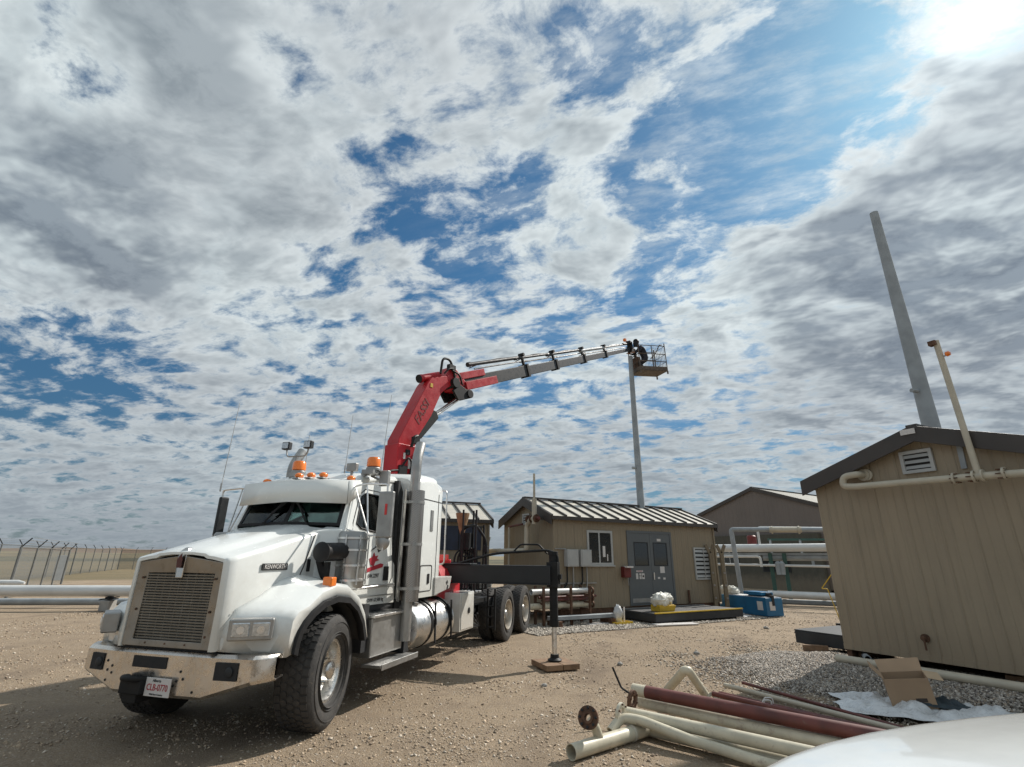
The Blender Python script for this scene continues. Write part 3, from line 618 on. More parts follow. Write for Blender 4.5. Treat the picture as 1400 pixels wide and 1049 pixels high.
b = B(); b.prism(*plate_on(-.33, .1, .69, .79, .006)); b.build('tow_slot', 'dark', truck, bevel=.003)
for (y0, y1) in ((-.93, -.74), (.66, .90)):
    lp = B().prism(*plate_on(y0, y1, .63, .78, .01)).build('fog_lamp_housing', 'dark', truck, bevel=.004)
    cpos = onb((y0 + y1) / 2 + .04, .705, .014); B().lathe(cpos, (1, 0, 0), [(0, .042), (.008, .042), (.012, .034), (.012, .0001)], 20).build('fog_lamp', 'dgrey', lp)
for y, z in ((-.68, .72), (-.66, .64), (-.59, .62), (-.6, .68), (-.66, .55), (.25, .6), (.28, .68), (.32, .62), (.22, .56), (.45, .52)):
    B().lathe(onb(y, z, .003), (1, 0, .0), [(0, .013), (.004, .010), (.004, .0001)], 8).build('bolt_hole', 'dark', truck)
b = B(); b.tube(bend([(1.06, -.33, .60), (1.18, -.27, .62), (1.18, -.12, .62), (1.06, -.08, .60)], .06), .03, 10); b.box((1.08, -.2, .54), (.12, .26, .12)); b.box((1.02, -.2, .46), (.2, .16, .12))
b.build('tow_hook', 'black', truck, bevel=.01)
lp = B(); lp.box((1.085, .085, .545), (.012, .30, .155)); lp = lp.build('licence_plate', 'plate', truck, bevel=.003)
fm = lambda y, z: face_mat((1.093, y, z), (0, 1, 0), (0, 0, 1))
text('plate_letters', 'CLB-0770', .078, 'inkr', lp, fm(.085, .542), sx=.80); text('plate_letters', 'Alberta', .034, 'ink', lp, fm(.07, .600)); text('plate_letters', 'Wild Rose Country', .02, 'ink', lp, fm(.085, .487))

# grille
fz0, fz1, fzc = .87, 1.635, 1.70
out = [(1.04, -.545, fz0), (1.04, .545, fz0), (1.035, .545, fz1 + .02), (1.035, 0, fzc + .02), (1.035, -.545, fz1 + .02)]
inn = [(1.03, -.43, fz0 + .06), (1.03, .43, fz0 + .06), (1.012, .43, 1.545), (1.012, 0, 1.55), (1.012, -.43, 1.545)]
b = B(); b.frame(out, inn, (-.06, 0, 0)); gs = b.build('grille_surround', 'bronze', truck, bevel=.008)
gr = B(); gr.prism([(.985, -.44, .92), (.985, .44, .92), (.975, .44, 1.56), (.975, -.44, 1.56)], (-.02, 0, 0)); gr = gr.build('grille', 'dark', truck)
b = B()
for k in range(24):
    z = .945 + k * .0255; b.box((1.0, 0, z), (.022, .86, .013), rot=Matrix.Rotation(.3, 3, 'Y'))
b.build('grille_bar', 'grille', gr, smooth=0)
b = B()
for k in range(9): b.box((1.004, -.40 + .1 * k, 1.24), (.006, .003, .61))
b.build('grille_stay', 'grille', gr, smooth=0)
for y, z in ((-.47, 1.5), (.47, 1.5), (-.47, 1.2), (.47, 1.2), (.47, .98), (-.25, .9), (0, .9), (.25, .9)): B().lathe((1.03, y, z), (1, 0, 0), [(0, .012), (.006, .012), (.006, .0001)], 8).build('grille_bolt', 'rust', gs)
orn = B(); orn.prism([(1.035, -.045, 1.50), (1.035, .045, 1.50), (1.05, .055, 1.66), (1.035, .05, 1.76), (1.0, .02, 1.80), (1.0, -.02, 1.80), (1.035, -.05, 1.76), (1.05, -.055, 1.66)], (-.05, 0, 0))
orn.prism([(1.0, -.03, 1.77), (1.0, .03, 1.77), (.80, .012, 1.815), (.80, -.012, 1.815)], (0, 0, -.03)); orn = orn.build('hood_ornament', 'chrome', truck, bevel=.01)
B().prism([(1.052, -.03, 1.60), (1.052, .03, 1.60), (1.058, .035, 1.68), (1.045, 0, 1.74), (1.058, -.035, 1.68)], (.004, 0, 0)).build('emblem', 'oxide', orn)

# hood
def hood_sec(x, w, zb, zs, zc, r=.09, ridge=.0):
    pts = [(x, w, zb), (x, w + .005, zb + (zs - zb) * .5), (x, w, zs - r)]
    for k in range(1, 5):
        a = R(90 * k / 4); pts.append((x, w - r + r * math.cos(a), zs - r + r * math.sin(a)))
    pts += [(x, w * .72, zs + (zc - zs) * .35), (x, w * .60, zs + (zc - zs) * .45 + ridge * .2), (x, w * .52, zs + (zc - zs) * .78 + ridge), (x, w * .25, zc + ridge * .9), (x, 0, zc + ridge)]
    return pts + [(p[0], -p[1], p[2]) for p in pts[-2::-1]]
secs = [hood_sec(1.00, .540, .86, 1.655, 1.72, .02), hood_sec(1.045, .548, .86, 1.662, 1.728, .02), hood_sec(1.045, .585, .86, 1.69, 1.752, .035), hood_sec(1.02, .612, .86, 1.705, 1.768, .045), hood_sec(.94, .632, .89, 1.725, 1.785, .05, .008), hood_sec(.6, .648, 1.0, 1.81, 1.865, .055, .018), hood_sec(.2, .652, 1.0, 1.912, 1.965, .055, .024), hood_sec(-.15, .656, 1.0, 2.0, 2.05, .06, .022), hood_sec(-.40, .66, 1.0, 2.06, 2.10, .06, .012)]
b = B(); b.loft(secs); hood = b.build('hood', 'white', truck, smooth=50)
for s in (1, -1):
    B().tube([(.10, s * .662, 1.36), (-.02, s * .664, 1.60), (-.17, s * .664, 1.98)], .006, 6).build('hood_seam', 'plastic', hood)
    B().box((-.10, s * .672, 1.62), (.05, .02, .14)).build('hood_latch', 'plastic', hood, bevel=.008)
    for k in range(6): B().lathe((.92 - .16 * k, s * .652, 1.20 + .035 * k), (0, s, 0), [(0, .008), (.004, .007), (.005, .0001)], 8).build('rivet', 'steel', hood)
B().span((.25, .655, 1.575), (.64, .668, 1.645)).build('name_badge', 'dark', hood, bevel=.004)
text('badge_letters', 'KENWORTH', .066, 'plate', hood, face_mat((.445, .671, 1.61), (-1, 0, 0), (0, 0, 1)), sx=.88)
B().span((.25, -.655, 1.575), (.64, -.668, 1.645)).build('name_badge', 'dark', hood, bevel=.004)
text('badge_letters', 'KENWORTH', .066, 'plate', hood, face_mat((.445, -.671, 1.61), (1, 0, 0), (0, 0, 1)), sx=.88)
# cowl side between hood and door
for s in (1, -1):
    b = B(); b.add([(-.16, s * .60, 1.35), (-.46, s * .60, 1.35), (-.46, s * .885, 1.35), (-.36, s * .87, 1.35), (-.22, s * .60, 2.02), (-.46, s * .60, 2.09), (-.46, s * .885, 2.07), (-.40, s * .86, 2.05)], [(0, 1, 2, 3), (7, 6, 5, 4), (0, 3, 7, 4), (3, 2, 6, 7), (1, 5, 6, 2), (0, 4, 5, 1)]); b.span((-.46, s * .6, 1.10), (-.30, s * .87, 1.35)); b.build('cowl_panel', 'white', truck, bevel=.02)
# fenders
def fender(s):
    arch = [(.76, .80), (.75, 1.0), (.74, 1.14), (.66, 1.215), (.50, 1.25), (.30, 1.375), (.05, 1.435), (-.20, 1.41), (-.44, 1.28), (-.60, 1.08), (-.70, .80)]
    inner = [(1.0, .86), (1.0, 1.0), (.98, 1.10), (.90, 1.22), (.62, 1.33), (.36, 1.47), (.08, 1.53), (-.20, 1.50), (-.44, 1.36), (-.60, 1.15), (-.70, .86)]
    lipx = [(.68, .82), (.665, .93), (.63, 1.02), (.56, 1.10), (.45, 1.18), (.28, 1.26), (.05, 1.30), (-.20, 1.27), (-.39, 1.16), (-.53, 1.0), (-.62, .80)]
    secs = []
    for (ix, iz), (ox, oz), (lx, lz) in zip(inner, arch, lipx):
        secs.append([(ix, s * .60, iz), (ix * .85 + ox * .15, s * .72, iz * .8 + oz * .2 + .005), (ox * .8 + ix * .2, s * 1.0, oz * .85 + iz * .15 + .01), (ox, s * 1.16, oz), (ox * .8 + lx * .2, s * 1.20, oz * .8 + lz * .2), (lx, s * 1.205, lz)])
    b = B(); b.loft(secs); f = b.build('fender', 'white2', truck, smooth=38, solid=.012)
    lip = [Vector((x, s * 1.20, z)) for x, z in lipx]; ctr = Vector((0, 0, .56)); secs = []
    for p in lip:
        d = Vector((p.x, 0, p.z - .56)).normalized()
        secs.append([p + Vector((0, s * .005, 0)) + d * .012, p + Vector((0, s * .035, 0)) + d * .002, p + Vector((0, s * .04, 0)) - d * .055, p + Vector((0, s * .0, 0)) - d * .065, p + Vector((0, -s * .05, 0)) - d * .05])
    B().loft(secs, closed=True, caps=True).build('fender_trim', 'plastic', f, smooth=50)
    # inner mud shield
    secs = [[p + Vector((0, -s * .03, 0)) - Vector((p.x, 0, p.z - .56)).normalized() * .02, p + Vector((0, -s * .60, 0)) + Vector((0, 0, 0))] for p in lip]
    B().loft(secs).build('wheel_well', 'dark', f, solid=.01)
    # headlight
    hc = Vector((.925, s * .905, 1.06)); nrm = Vector((.80, s * .60, 0)).normalized(); rt = Vector((0, 0, 1)).cross(nrm); m = Matrix((nrm, rt, Vector((0, 0, 1)))).transposed()
    B().box(hc, (.14, .39, .19), rot=m).build('headlight_housing', 'steel', f, bevel=.015)
    for q in (-1, 1):
        h = B().box(hc + nrm * .066 + rt * q * .088, (.03, .155, .125), rot=m).build('headlight', 'lamp', f, bevel=.012)
        B().lathe(hc + nrm * .083 + rt * q * .088, nrm, [(0, .035), (.004, .035), (.004, .0001)], 16).build('bulb_cover', 'alu', h)
    # nose wedge below and around the lamp
    b = B(); b.add([(1.0, s * .62, .86), (.74, s * 1.15, .83), (.74, s * 1.16, 1.0), (1.0, s * .62, .97), (.70, s * .62, .86), (.66, s * 1.10, .83), (.66, s * 1.12, 1.16), (.86, s * .62, 1.19)], [(0, 1, 2, 3), (3, 2, 6, 7), (4, 5, 1, 0), (1, 5, 6, 2), (0, 3, 7, 4), (4, 7, 6, 5)])
    b.build('fender_nose', 'white2', f, bevel=.02)
    # amber side marker
    m_ = B().box((.10, s * 1.13, 1.455), (.10, .12, .10)).build('marker_lamp', 'amber', f, bevel=.015)
mir(fender)
b = B(); b.span((.78, -.6, .80), (.99, .6, .90)); b.span((.6, -.9, .78), (.8, .9, .83)); b.build('valance', 'dark', truck, bevel=.01)

# cab: shell of panels with real openings
def W2(z): return .88 if z < 2.1 else .88 - (z - 2.1) / .55 * .10
def side(s):
    o = [(-.46, 1.12), (-1.86, 1.10), (-1.86, 2.86), (-.92, 2.76), (-.70, 2.64), (-.46, 2.10)]
    i = [(-.80, 2.08), (-1.38, 2.03), (-1.38, 2.56), (-.98, 2.56), (-.86, 2.50), (-.70, 2.13)]
    b = B(); b.frame([(x, s * W2(z), z) for x, z in o], [(x, s * W2(z), z) for x, z in i], (0, -s * .05, 0)); w = b.build('cab_side', 'white', truck, smooth=20)
    B().prism([(x, s * (W2(z) - .02), z) for x, z in i], (0, -s * .006, 0)).build('side_window', 'glass', truck, smooth=0)
    # door outline, gasket, handle
    b = B(); dp = [(-.66, 1.36), (-1.66, 1.35), (-1.74, 1.44), (-1.74, 2.62), (-.98, 2.62), (-.82, 2.53), (-.62, 2.14), (-.62, 1.40)]
    b.tube([(x, s * (W2(z) + .001), z) for x, z in dp + dp[:1]], .007, 5); b.build('door_seam', 'plastic', w)
    b = B(); b.tube([(x, s * (W2(z) + .002), z) for x, z in i + i[:1]], .014, 6); b.build('window_gasket', 'plastic', w)
    b = B(); b.box((-1.54, s * .893, 1.50), (.13, .016, .19)); b.build('door_handle', 'plastic', w, bevel=.02)
    b = B(); b.box((-1.16, s * .884, 1.22), (1.36, .010, .012)); b.box((-1.16, s * .884, 1.33), (1.36, .006, .01)); b.build('sill_trim', 'steel', w)
    b = B(); b.tube(bend([(-1.70, s * .90, 1.34), (-1.70, s * .955, 1.36), (-.80, s * .955, 1.34), (-.80, s * .90, 1.32)], .05), .012, 8); b.build('grab_handle', 'alu', w)
    if s > 0:
        fmx = lambda x, z: face_mat((x, .887, z), (-1, 0, 0), (0, 0, 1))
        b = B(); b.prism([(-1.02, .884, 1.52), (-1.44, .884, 1.585), (-1.46, .884, 1.625), (-1.38, .884, 1.635), (-1.02, .884, 1.57)], (0, .004, 0)); b.build('door_logo', 'inkr', w)
        b = B(); b.prism([(-1.12, .884, 1.62), (-1.20, .884, 1.60), (-1.24, .884, 1.66), (-1.34, .884, 1.68), (-1.27, .884, 1.70), (-1.30, .884, 1.74), (-1.22, .884, 1.73), (-1.19, .884, 1.78), (-1.15, .884, 1.72), (-1.08, .884, 1.70)], (0, .004, 0)); b.build('door_logo', 'inkr', w)
        b = B(); b.tube([(-1.12, .887, 1.81), (-1.22, .887, 1.85), (-1.26, .887, 1.95), (-1.20, .887, 1.99), (-1.34, .887, 1.80), (-1.30, .887, 1.79), (-1.24, .887, 1.90)], .009, 5); b.build('door_logo', 'ink', w)
        text('door_letters', '844.2297', .075, 'ink', w, fmx(-1.22, 1.475), sx=1.0)
        text('door_letters', 'GVW 67,500 kg', .065, 'ink', w, fmx(-1.32, 1.165), sx=1.0)
mir(side)
b = B()  # roof, rear and cowl panels
rs = []
for x, z, w in ((-.62, 2.60, .80), (-.70, 2.68, .785), (-.92, 2.80, .775), (-1.34, 2.88, .77), (-1.88, 2.93, .77)):
    rs.append([(x, w, z - .10), (x, w - .01, z - .05), (x, w - .06, z), (x, w * .5, z + .035), (x, 0, z + .045), (x, -w * .5, z + .035), (x, -w + .06, z), (x, -w + .01, z - .05), (x, -w, z - .10)])
b.loft(rs); roof = b.build('cab_roof', 'white', truck, smooth=50, solid=.03)
b = B(); b.span((-1.80, -.84, 1.1), (-1.86, .84, 2.85)); b.span((-.46, -.84, 1.1), (-.50, .84, 2.04)); b.span((-.46, -.86, 1.05), (-1.86, .86, 1.12)); b.build('cab_bulkhead', 'dark', truck)
b = B(); b.box((-1.45, .42, 1.6), (.25, .5, 1.2)); b.box((-1.45, -.42, 1.6), (.25, .5, 1.2)); b.box((-1.2, .42, 1.45), (.5, .5, .15)); b.box((-1.2, -.42, 1.45), (.5, .5, .15)); b.box((-.62, 0, 1.92), (.3, 1.6, .22)); b.tube(arc((0, 0), .22, 0, 360, 20, 'xy'), .015, 6)
b.v[-(21 * 6):] = [(-.95 + v[2] * .4 + v[0] * .5, .42 + v[1], 2.0 + v[0] * .6) for v in b.v[-(21 * 6):]]
b.build('cab_interior', 'dark', truck, bevel=.02)
# windscreen in two panes and its frame
wb, wt = (-.44, 2.09), (-.635, 2.58)
for s in (1, -1):
    o = [(wb[0] + .05, 0, wb[1] + .03), (wb[0], s * .82, wb[1]), (wt[0], s * .775, wt[1]), (wt[0] + .05, 0, wt[1] + .02)]
    i = [(wb[0] + .045, s * .03, wb[1] + .06), (wb[0], s * .75, wb[1] + .04), (wt[0] + .02, s * .71, wt[1] - .06), (wt[0] + .065, s * .03, wt[1] - .04)]
    fr_ = B().frame(o, i, (-.04, 0, 0)).build('windscreen_frame', 'plastic' if s < 0 else 'plastic', truck, smooth=0)
    B().prism([Vector(p) + Vector((-.01, 0, 0)) for p in i], (-.006, 0, 0)).build('windscreen', 'glass', fr_, smooth=0)
    b = B(); b.bar((wb[0] + .06, s * .35, 2.11), (wb[0] + .0, s * .12, 2.40), .012, .02); b.bar((wb[0] - .03, s * .02, 2.46), (wb[0] + .02, s * .26, 2.26), .01, .03); b.build('wiper', 'plastic', fr_)
    b = B(); b.prism([(-.44, s * .80, 2.06), (-.50, s * .885, 2.06), (-.74, s * .80, 2.62), (-.64, s * .76, 2.60)], (.02, s * .012, 0)); b.build('windscreen_pillar', 'white', truck, bevel=.01)
# sun visor
b = B(); v0 = [(-.47, -.85, 2.37), (-.40, -.40, 2.385), (-.37, 0, 2.40), (-.40, .40, 2.385), (-.47, .85, 2.37)]
v1 = [(-.49, -.83, 2.665), (-.42, -.40, 2.685), (-.39, 0, 2.69), (-.42, .40, 2.685), (-.49, .83, 2.665)]
b.loft([v0, v1]); b.loft([v1, [(x - .30, y, z + .055) for x, y, z in v1]]); [b.add([(-.47, s * .85, 2.37), (-.49, s * .83, 2.665), (-.79, s * .83, 2.72), (-.77, s * .84, 2.52)], [(0, 1, 2, 3)]) for s in (1, -1)]
b.build('sun_visor', 'white', truck, smooth=10, solid=.012)
# sleeper
b = B(); sl_ = []
for x, zt, w in ((-1.98, 2.91, .99), (-2.06, 2.97, 1.04), (-2.45, 3.03, 1.05), (-2.78, 3.04, 1.05), (-2.80, 2.99, 1.05), (-3.0, 2.96, 1.05), (-3.05, 2.93, 1.03)):
    h = []
    for (y, z) in ((w, 1.13), (w, 2.0), (w, zt - .14), (w - .03, zt - .06), (w - .1, zt - .01), (w - .2, zt + .01), (w * .4, zt + .04), (0, zt + .045)): h.append((x, y, z))
    sl_.append(h + [(p[0], -p[1], p[2]) for p in h[-2::-1]])
b.loft(sl_, closed=True, caps=True); slp = b.build('sleeper', 'white', truck, smooth=40)
b = B(); bs_ = []
for x in (-1.84, -2.0):
    h = [(x, .83, 1.15), (x, .83, 2.70), (x, .76, 2.86), (x, .4, 2.91), (x, 0, 2.92)]; bs_.append(h + [(p[0], -p[1], p[2]) for p in h[-2::-1]])
b.loft(bs_); b.build('sleeper_boot', 'plastic', truck, solid=.03)
for s in (1, -1):
    b = B()
    b.tube(bend([(-2.30, s * 1.052, 1.22), (-2.30, s * 1.052, 1.60), (-2.72, s * 1.052, 1.60), (-2.72, s * 1.052, 1.22), (-2.30, s * 1.052, 1.22)], .05), .008, 6); b.build('hatch_seam', 'plastic', slp)
    B().box((-2.60, s * 1.058, 1.40), (.07, .014, .15)).build('hatch_latch', 'plastic', slp, bevel=.02)
    B().box((-2.62, s * 1.056, 2.30), (.10, .012, .34)).build('sleeper_window', 'steel', slp, bevel=.03)
    B().box((-2.5, s * 1.053, 2.62), (1.05, .004, .012)).build('sleeper_seam', 'plastic', slp)
    B().box((-2.86, s * 1.053, 1.95), (.012, .004, 1.6)).build('sleeper_seam', 'plastic', slp)
    b = B(); b.tube(bend([(-3.08, s * .98, 2.86), (-3.08, s * 1.10, 2.84), (-3.10, s * 1.10, 1.62), (-3.06, s * .98, 1.60)], .06), .014, 8); b.build('grab_rail', 'alu', slp)
    b = B(); b.prism([(-2.82, s * 1.05, 1.14), (-3.42, s * 1.05, 1.22), (-3.50, s * 1.05, 1.40), (-2.82, s * 1.05, 1.40)], (0, s * .03, 0)); b.prism([(-2.82, s * .7, 1.40), (-3.50, s * .7, 1.40), (-3.50, s * 1.08, 1.40), (-2.82, s * 1.08, 1.40)], (0, 0, .012)); kp = b.build('kick_plate', 'kick', truck, bevel=.004)
    if s > 0:
        b = B(); b.box((-3.30, 1.086, 1.32), (.05, .008, .05), rot=Matrix.Rotation(.6, 3, 'Y')); b.box((-3.33, 1.086, 1.24), (.04, .008, .07), rot=Matrix.Rotation(-.5, 3, 'Y')); b.build('plate_mark', 'ink', kp)
    B().prism([(-1.95, s * .84, 1.0), (-3.1, s * .84, 1.0), (-3.1, s * .84, 1.14), (-1.95, s * .84, 1.14)], (0, -s * .3, 0)).build('sleeper_mount', 'dark', truck)

# exhaust stacks
for s in (1, -1):
    x0, y0 = -1.75, s * 1.15
    st_ = B(); st_.tube(bend([(x0, y0, .62), (x0, y0, 3.16), (x0 - .16, y0 - s * .03, 3.43)], .22, 8), .078, 20, wall=.006); st_ = st_.build('exhaust_stack', 'steel', truck, smooth=60)
    b = B(); b.lathe((x0, y0, 0), (0, 0, 1), [(1.13, .14), (1.13, .155), (2.68, .155), (2.68, .14)], 28, R(20) if s > 0 else R(20), R(340)); b.build('heat_shield', 'perf', st_, smooth=50)
    for z in (1.3, 1.9, 2.5):
        b = B(); b.lathe((x0, y0, z), (0, 0, 1), [(-.02, .157), (-.02, .162), (.02, .162), (.02, .157)], 28); b.bar((x0, y0 - s * .14, z), (x0 - .25, s * .95, z), .04); b.build('stack_clamp', 'steel', st_)
# muffler elbow, fuel tanks, steps
for s in (1, -1):
    tk = B(); tk.lathe((0, s * .87, .735), (1, 0, 0), [(-3.5, .0001), (-3.5, .2), (-3.47, .28), (-3.42, .325), (-2.18, .325), (-2.12, .29), (-2.09, .2), (-2.08, .0001)], 40); tk = tk.build('fuel_tank', 'alu', truck, smooth=40)
    for x in (-2.55, -3.22): B().lathe((0, s * .87, .735), (1, 0, 0), [(x - .03, .327), (x - .03, .338), (x + .03, .338), (x + .03, .327)], 40).build('tank_strap', 'plastic', tk, smooth=40)
    for x in (-2.62, -3.25):
        b = B(); b.lathe((0, s * .87, .735), (1, 0, 0), [(x - .015, .34), (x - .015, .365), (x + .015, .365), (x + .015, .34)], 24, R(-90), R(110)); b.bar((x, s * 1.22, .48), (x, s * 1.2, 1.05), .02, .035); b.build('tank_step', 'black', tk)
    B().lathe((-2.3, s * 1.0, 1.035), (0, .3 * s, 1), [(0, .05), (.04, .05), (.04, .0001)], 16).build('tank_cap', 'steel', tk)
    b = B(); b.span((-.95, s * .62, .52), (-1.78, s * 1.10, .98)); b.build('battery_box', 'steel', truck, bevel=.02)
    B().span((-.92, s * .62, .98), (-1.82, s * 1.14, 1.015)).build('cab_step', 'alu', truck, bevel=.006); b = B(); b.span((-.92, s * 1.0, .42), (-1.90, s * 1.285, .455)); b.span((-.92, s * 1.285, .40), (-1.90, s * 1.30, .47)); b.build('cab_step', 'steel', truck, bevel=.006)
    b = B(); b.prism([(-1.8, s * 1.12, .46), (-1.95, s * 1.12, .46), (-1.8, s * 1.12, .96)], (0, -s * .3, 0)); b.build('step_bracket', 'dark', truck)
    b = B(); b.span((-.80, s * .6, .60), (-.92, s * 1.05, 1.15)); b.span((-.5, s * .62, 1.02), (-1.9, s * .84, 1.12)); b.build('mud_guard', 'dark', truck)
    tb = B().span((-3.66, s * .75, .50), (-4.34, s * 1.20, 1.13)).build('tool_box', 'white2', truck, bevel=.01)
    b = B(); b.span((-3.70, s * 1.202, .53), (-4.30, s * 1.212, 1.10)); b.build('tool_box_door', 'white2', tb, bevel=.006)
    B().lathe((-4.05, s * 1.213, .82), (0, s, 0), [(0, .05), (.012, .05), (.012, .0001)], 16).build('tool_box_latch', 'black', tb)
    # air cleaner can with guard
    ac = B(); ac.lathe((-.50, s * .98, 0), (0, 0, 1), [(1.36, .0001), (1.36, .165), (1.38, .18), (1.99, .18), (2.02, .16), (2.03, .0001)], 32); ac = ac.build('air_cleaner', 'steel', truck, smooth=40)
    b = B()
    for z in (1.45, 1.62, 1.80, 1.94): b.lathe((-.50, s * .98, z), (0, 0, 1), [(-.012, .182), (-.012, .192), (.012, .192), (.012, .182)], 32)
    for a in (-70, -20, 30, 80): b.bar((-.50 + .2 * math.sin(R(a)), s * (.98 + .2 * math.cos(R(a))), 1.40), (-.50 + .2 * math.sin(R(a)), s * (.98 + .2 * math.cos(R(a))), 1.98), .012)
    b.build('guard_band', 'alu', ac, smooth=40)
    b = B(); b.tube(bend([(-.36, s * .95, 1.78), (-.05, s * .93, 1.77), (.0, s * .92, 1.77)], .05), [.10] * 8 if False else .105, 16); b.lathe((.0, s * .92, 1.77), (1, 0, 0), [(0, .105), (.03, .115), (.05, .09), (.05, .0001)], 20); b.build('air_intake', 'plastic', ac, smooth=40)
    b = B(); b.tube(bend([(-.30, s * .88, 1.40), (-.15, s * .86, 1.5), (-.12, s * .80, 1.68)], .1), .045, 12); b.bar((-.14, s * .9, 1.40), (-.14, s * .9, 1.66), .06, .05); b.build('intake_hose', 'plastic', ac, smooth=50)

# mirrors
for s in (1, -1):
    mx, my = (-.62, s * 1.34)
    b = B(); b.box((mx, my, 2.24), (.07, .21, .58)) if s > 0 else b.box((mx, my + .04, 2.22), (.13, .06, .60), rz=-.25); mr_ = b.build('mirror', 'steel' if s > 0 else 'dgrey', truck, bevel=.02)
    if s > 0: B().box((mx - .037, my, 2.24), (.004, .18, .52)).build('mirror_glass', 'lamp', mr_); B().box((mx + .037, my + s * .02, 2.30), (.006, .035, .14)).build('reflector', 'redlens', mr_, bevel=.003)
    else: B().box((mx - .02, my + .002, 2.22), (.10, .006, .52), rz=-.25).build('mirror_glass', 'lamp', mr_)
    b = B(); b.ball((mx - .02, my - s * .02, 1.90), .10, 10, (.45, 1, 1)); b.build('round_mirror', 'steel', mr_)
    b = B()
    b.tube(bend([(-.62, s * .80, 2.60), (mx, s * 1.0, 2.64), (mx, my, 2.62), (mx, my, 2.52)], .08), .013, 8)
    b.tube(bend([(-.50, s * .88, 2.05), (mx + .02, s * 1.1, 1.98), (mx, my, 1.97)], .05), .013, 8)
    b.tube([(mx, my, 1.78), (mx, my, 2.62)], .012, 8); b.bar((-.62, s * .86, 2.58), (mx, s * 1.12, 2.0), .014); b.bar((-.60, s * 1.12, 2.0), (-.64, s * 1.02, 2.63), .014)
    b.build('mirror_bracket', 'alu', mr_)

# roof lamps, beacons, work lights, horn, aerials
def marker(x, y, z):
    b = B(); b.ball((x, y, z), .055, 8, (1.25, 1, .75)); m_ = b.build('marker_lamp', 'amber', truck); B().box((x, y, z - .045), (.16, .1, .02)).build('lamp_base', 'steel', m_, bevel=.005)
for x, y, z in ((-.70, -.66, 2.73), (-.66, -.10, 2.79), (-.66, .10, 2.79), (-.66, .30, 2.785), (-.70, .72, 2.73)): marker(x, y, z)
for s, x, y in ((-1, -1.0, -.40), (1, -1.0, .86)):
    bt = B(); bt.lathe((x, y, 0), (0, 0, 1), [(2.88, .0001), (2.88, .10), (2.91, .10), (2.93, .085), (2.93, .0001)], 24); bt.box((x, y * .98, 2.85), (.24, .18, .06)); bt.bar((x, y, 2.87), (x, y * .8, 2.82), .05); bt = bt.build('beacon_base', 'steel', truck)
    B().lathe((x, y, 0), (0, 0, 1), [(2.931, .085), (2.935, .098), (3.04, .094), (3.065, .075), (3.07, .0001)], 24).build('beacon', 'amber', bt, smooth=40)
b = B(); b.tube([(-1.15, -.60, 2.85), (-1.15, -.60, 3.20)], .015, 8); b.tube(bend([(-1.15, -.80, 3.30), (-1.15, -.78, 3.18), (-1.15, -.42, 3.18), (-1.15, -.40, 3.30)], .06), .012, 8); wl = b.build('light_mast', 'steel', truck)
for y in (-.80, -.40):
    h_ = B().box((-1.14, y, 3.35), (.08, .14, .12)).build('work_lamp', 'dgrey', wl, bevel=.015); B().box((-1.095, y, 3.35), (.006, .11, .09)).build('lamp_lens', 'lamp', h_)
for y, z in ((.55, 2.93), (1.0, 2.78)):
    h_ = B().box((-.95 if y < .9 else -1.10, y, z), (.08, .16 if y < .9 else .14, .12 if y < .9 else .22)).build('work_lamp', 'steel', truck, bevel=.015); B().bar((-.95 if y < .9 else -1.1, y, z - .05), (-.95 if y < .9 else -1.1, min(y, .78), 2.82), .03).build('lamp_stay', 'steel', h_)
for (x, y, z0, z1, t) in ((-.60, -1.38, 2.60, 3.95, .05), (-1.35, .15, 2.92, 3.85, .05), (-1.6, .62, 2.92, 4.25, .12), (-1.5, -.7, 2.9, 3.6, .0)):
    b = B(); b.tube([(x, y, z0), (x, y, z0 + .12)], .012, 6); b.tube([(x, y, z0), (x - t, y, z1)], [.006, .004], 5); b.build('aerial', 'steel', truck)
# ------------------------------------------------------------------ crane on the truck
KX, KY = -3.75, -.25; KA = R(52.4) - TA
cxf = Matrix.Translation((KX, KY, 0)) @ Matrix.Rotation(KA, 4, 'Z')   # x = along the boom, z up
def CB(): return MB(cxf)
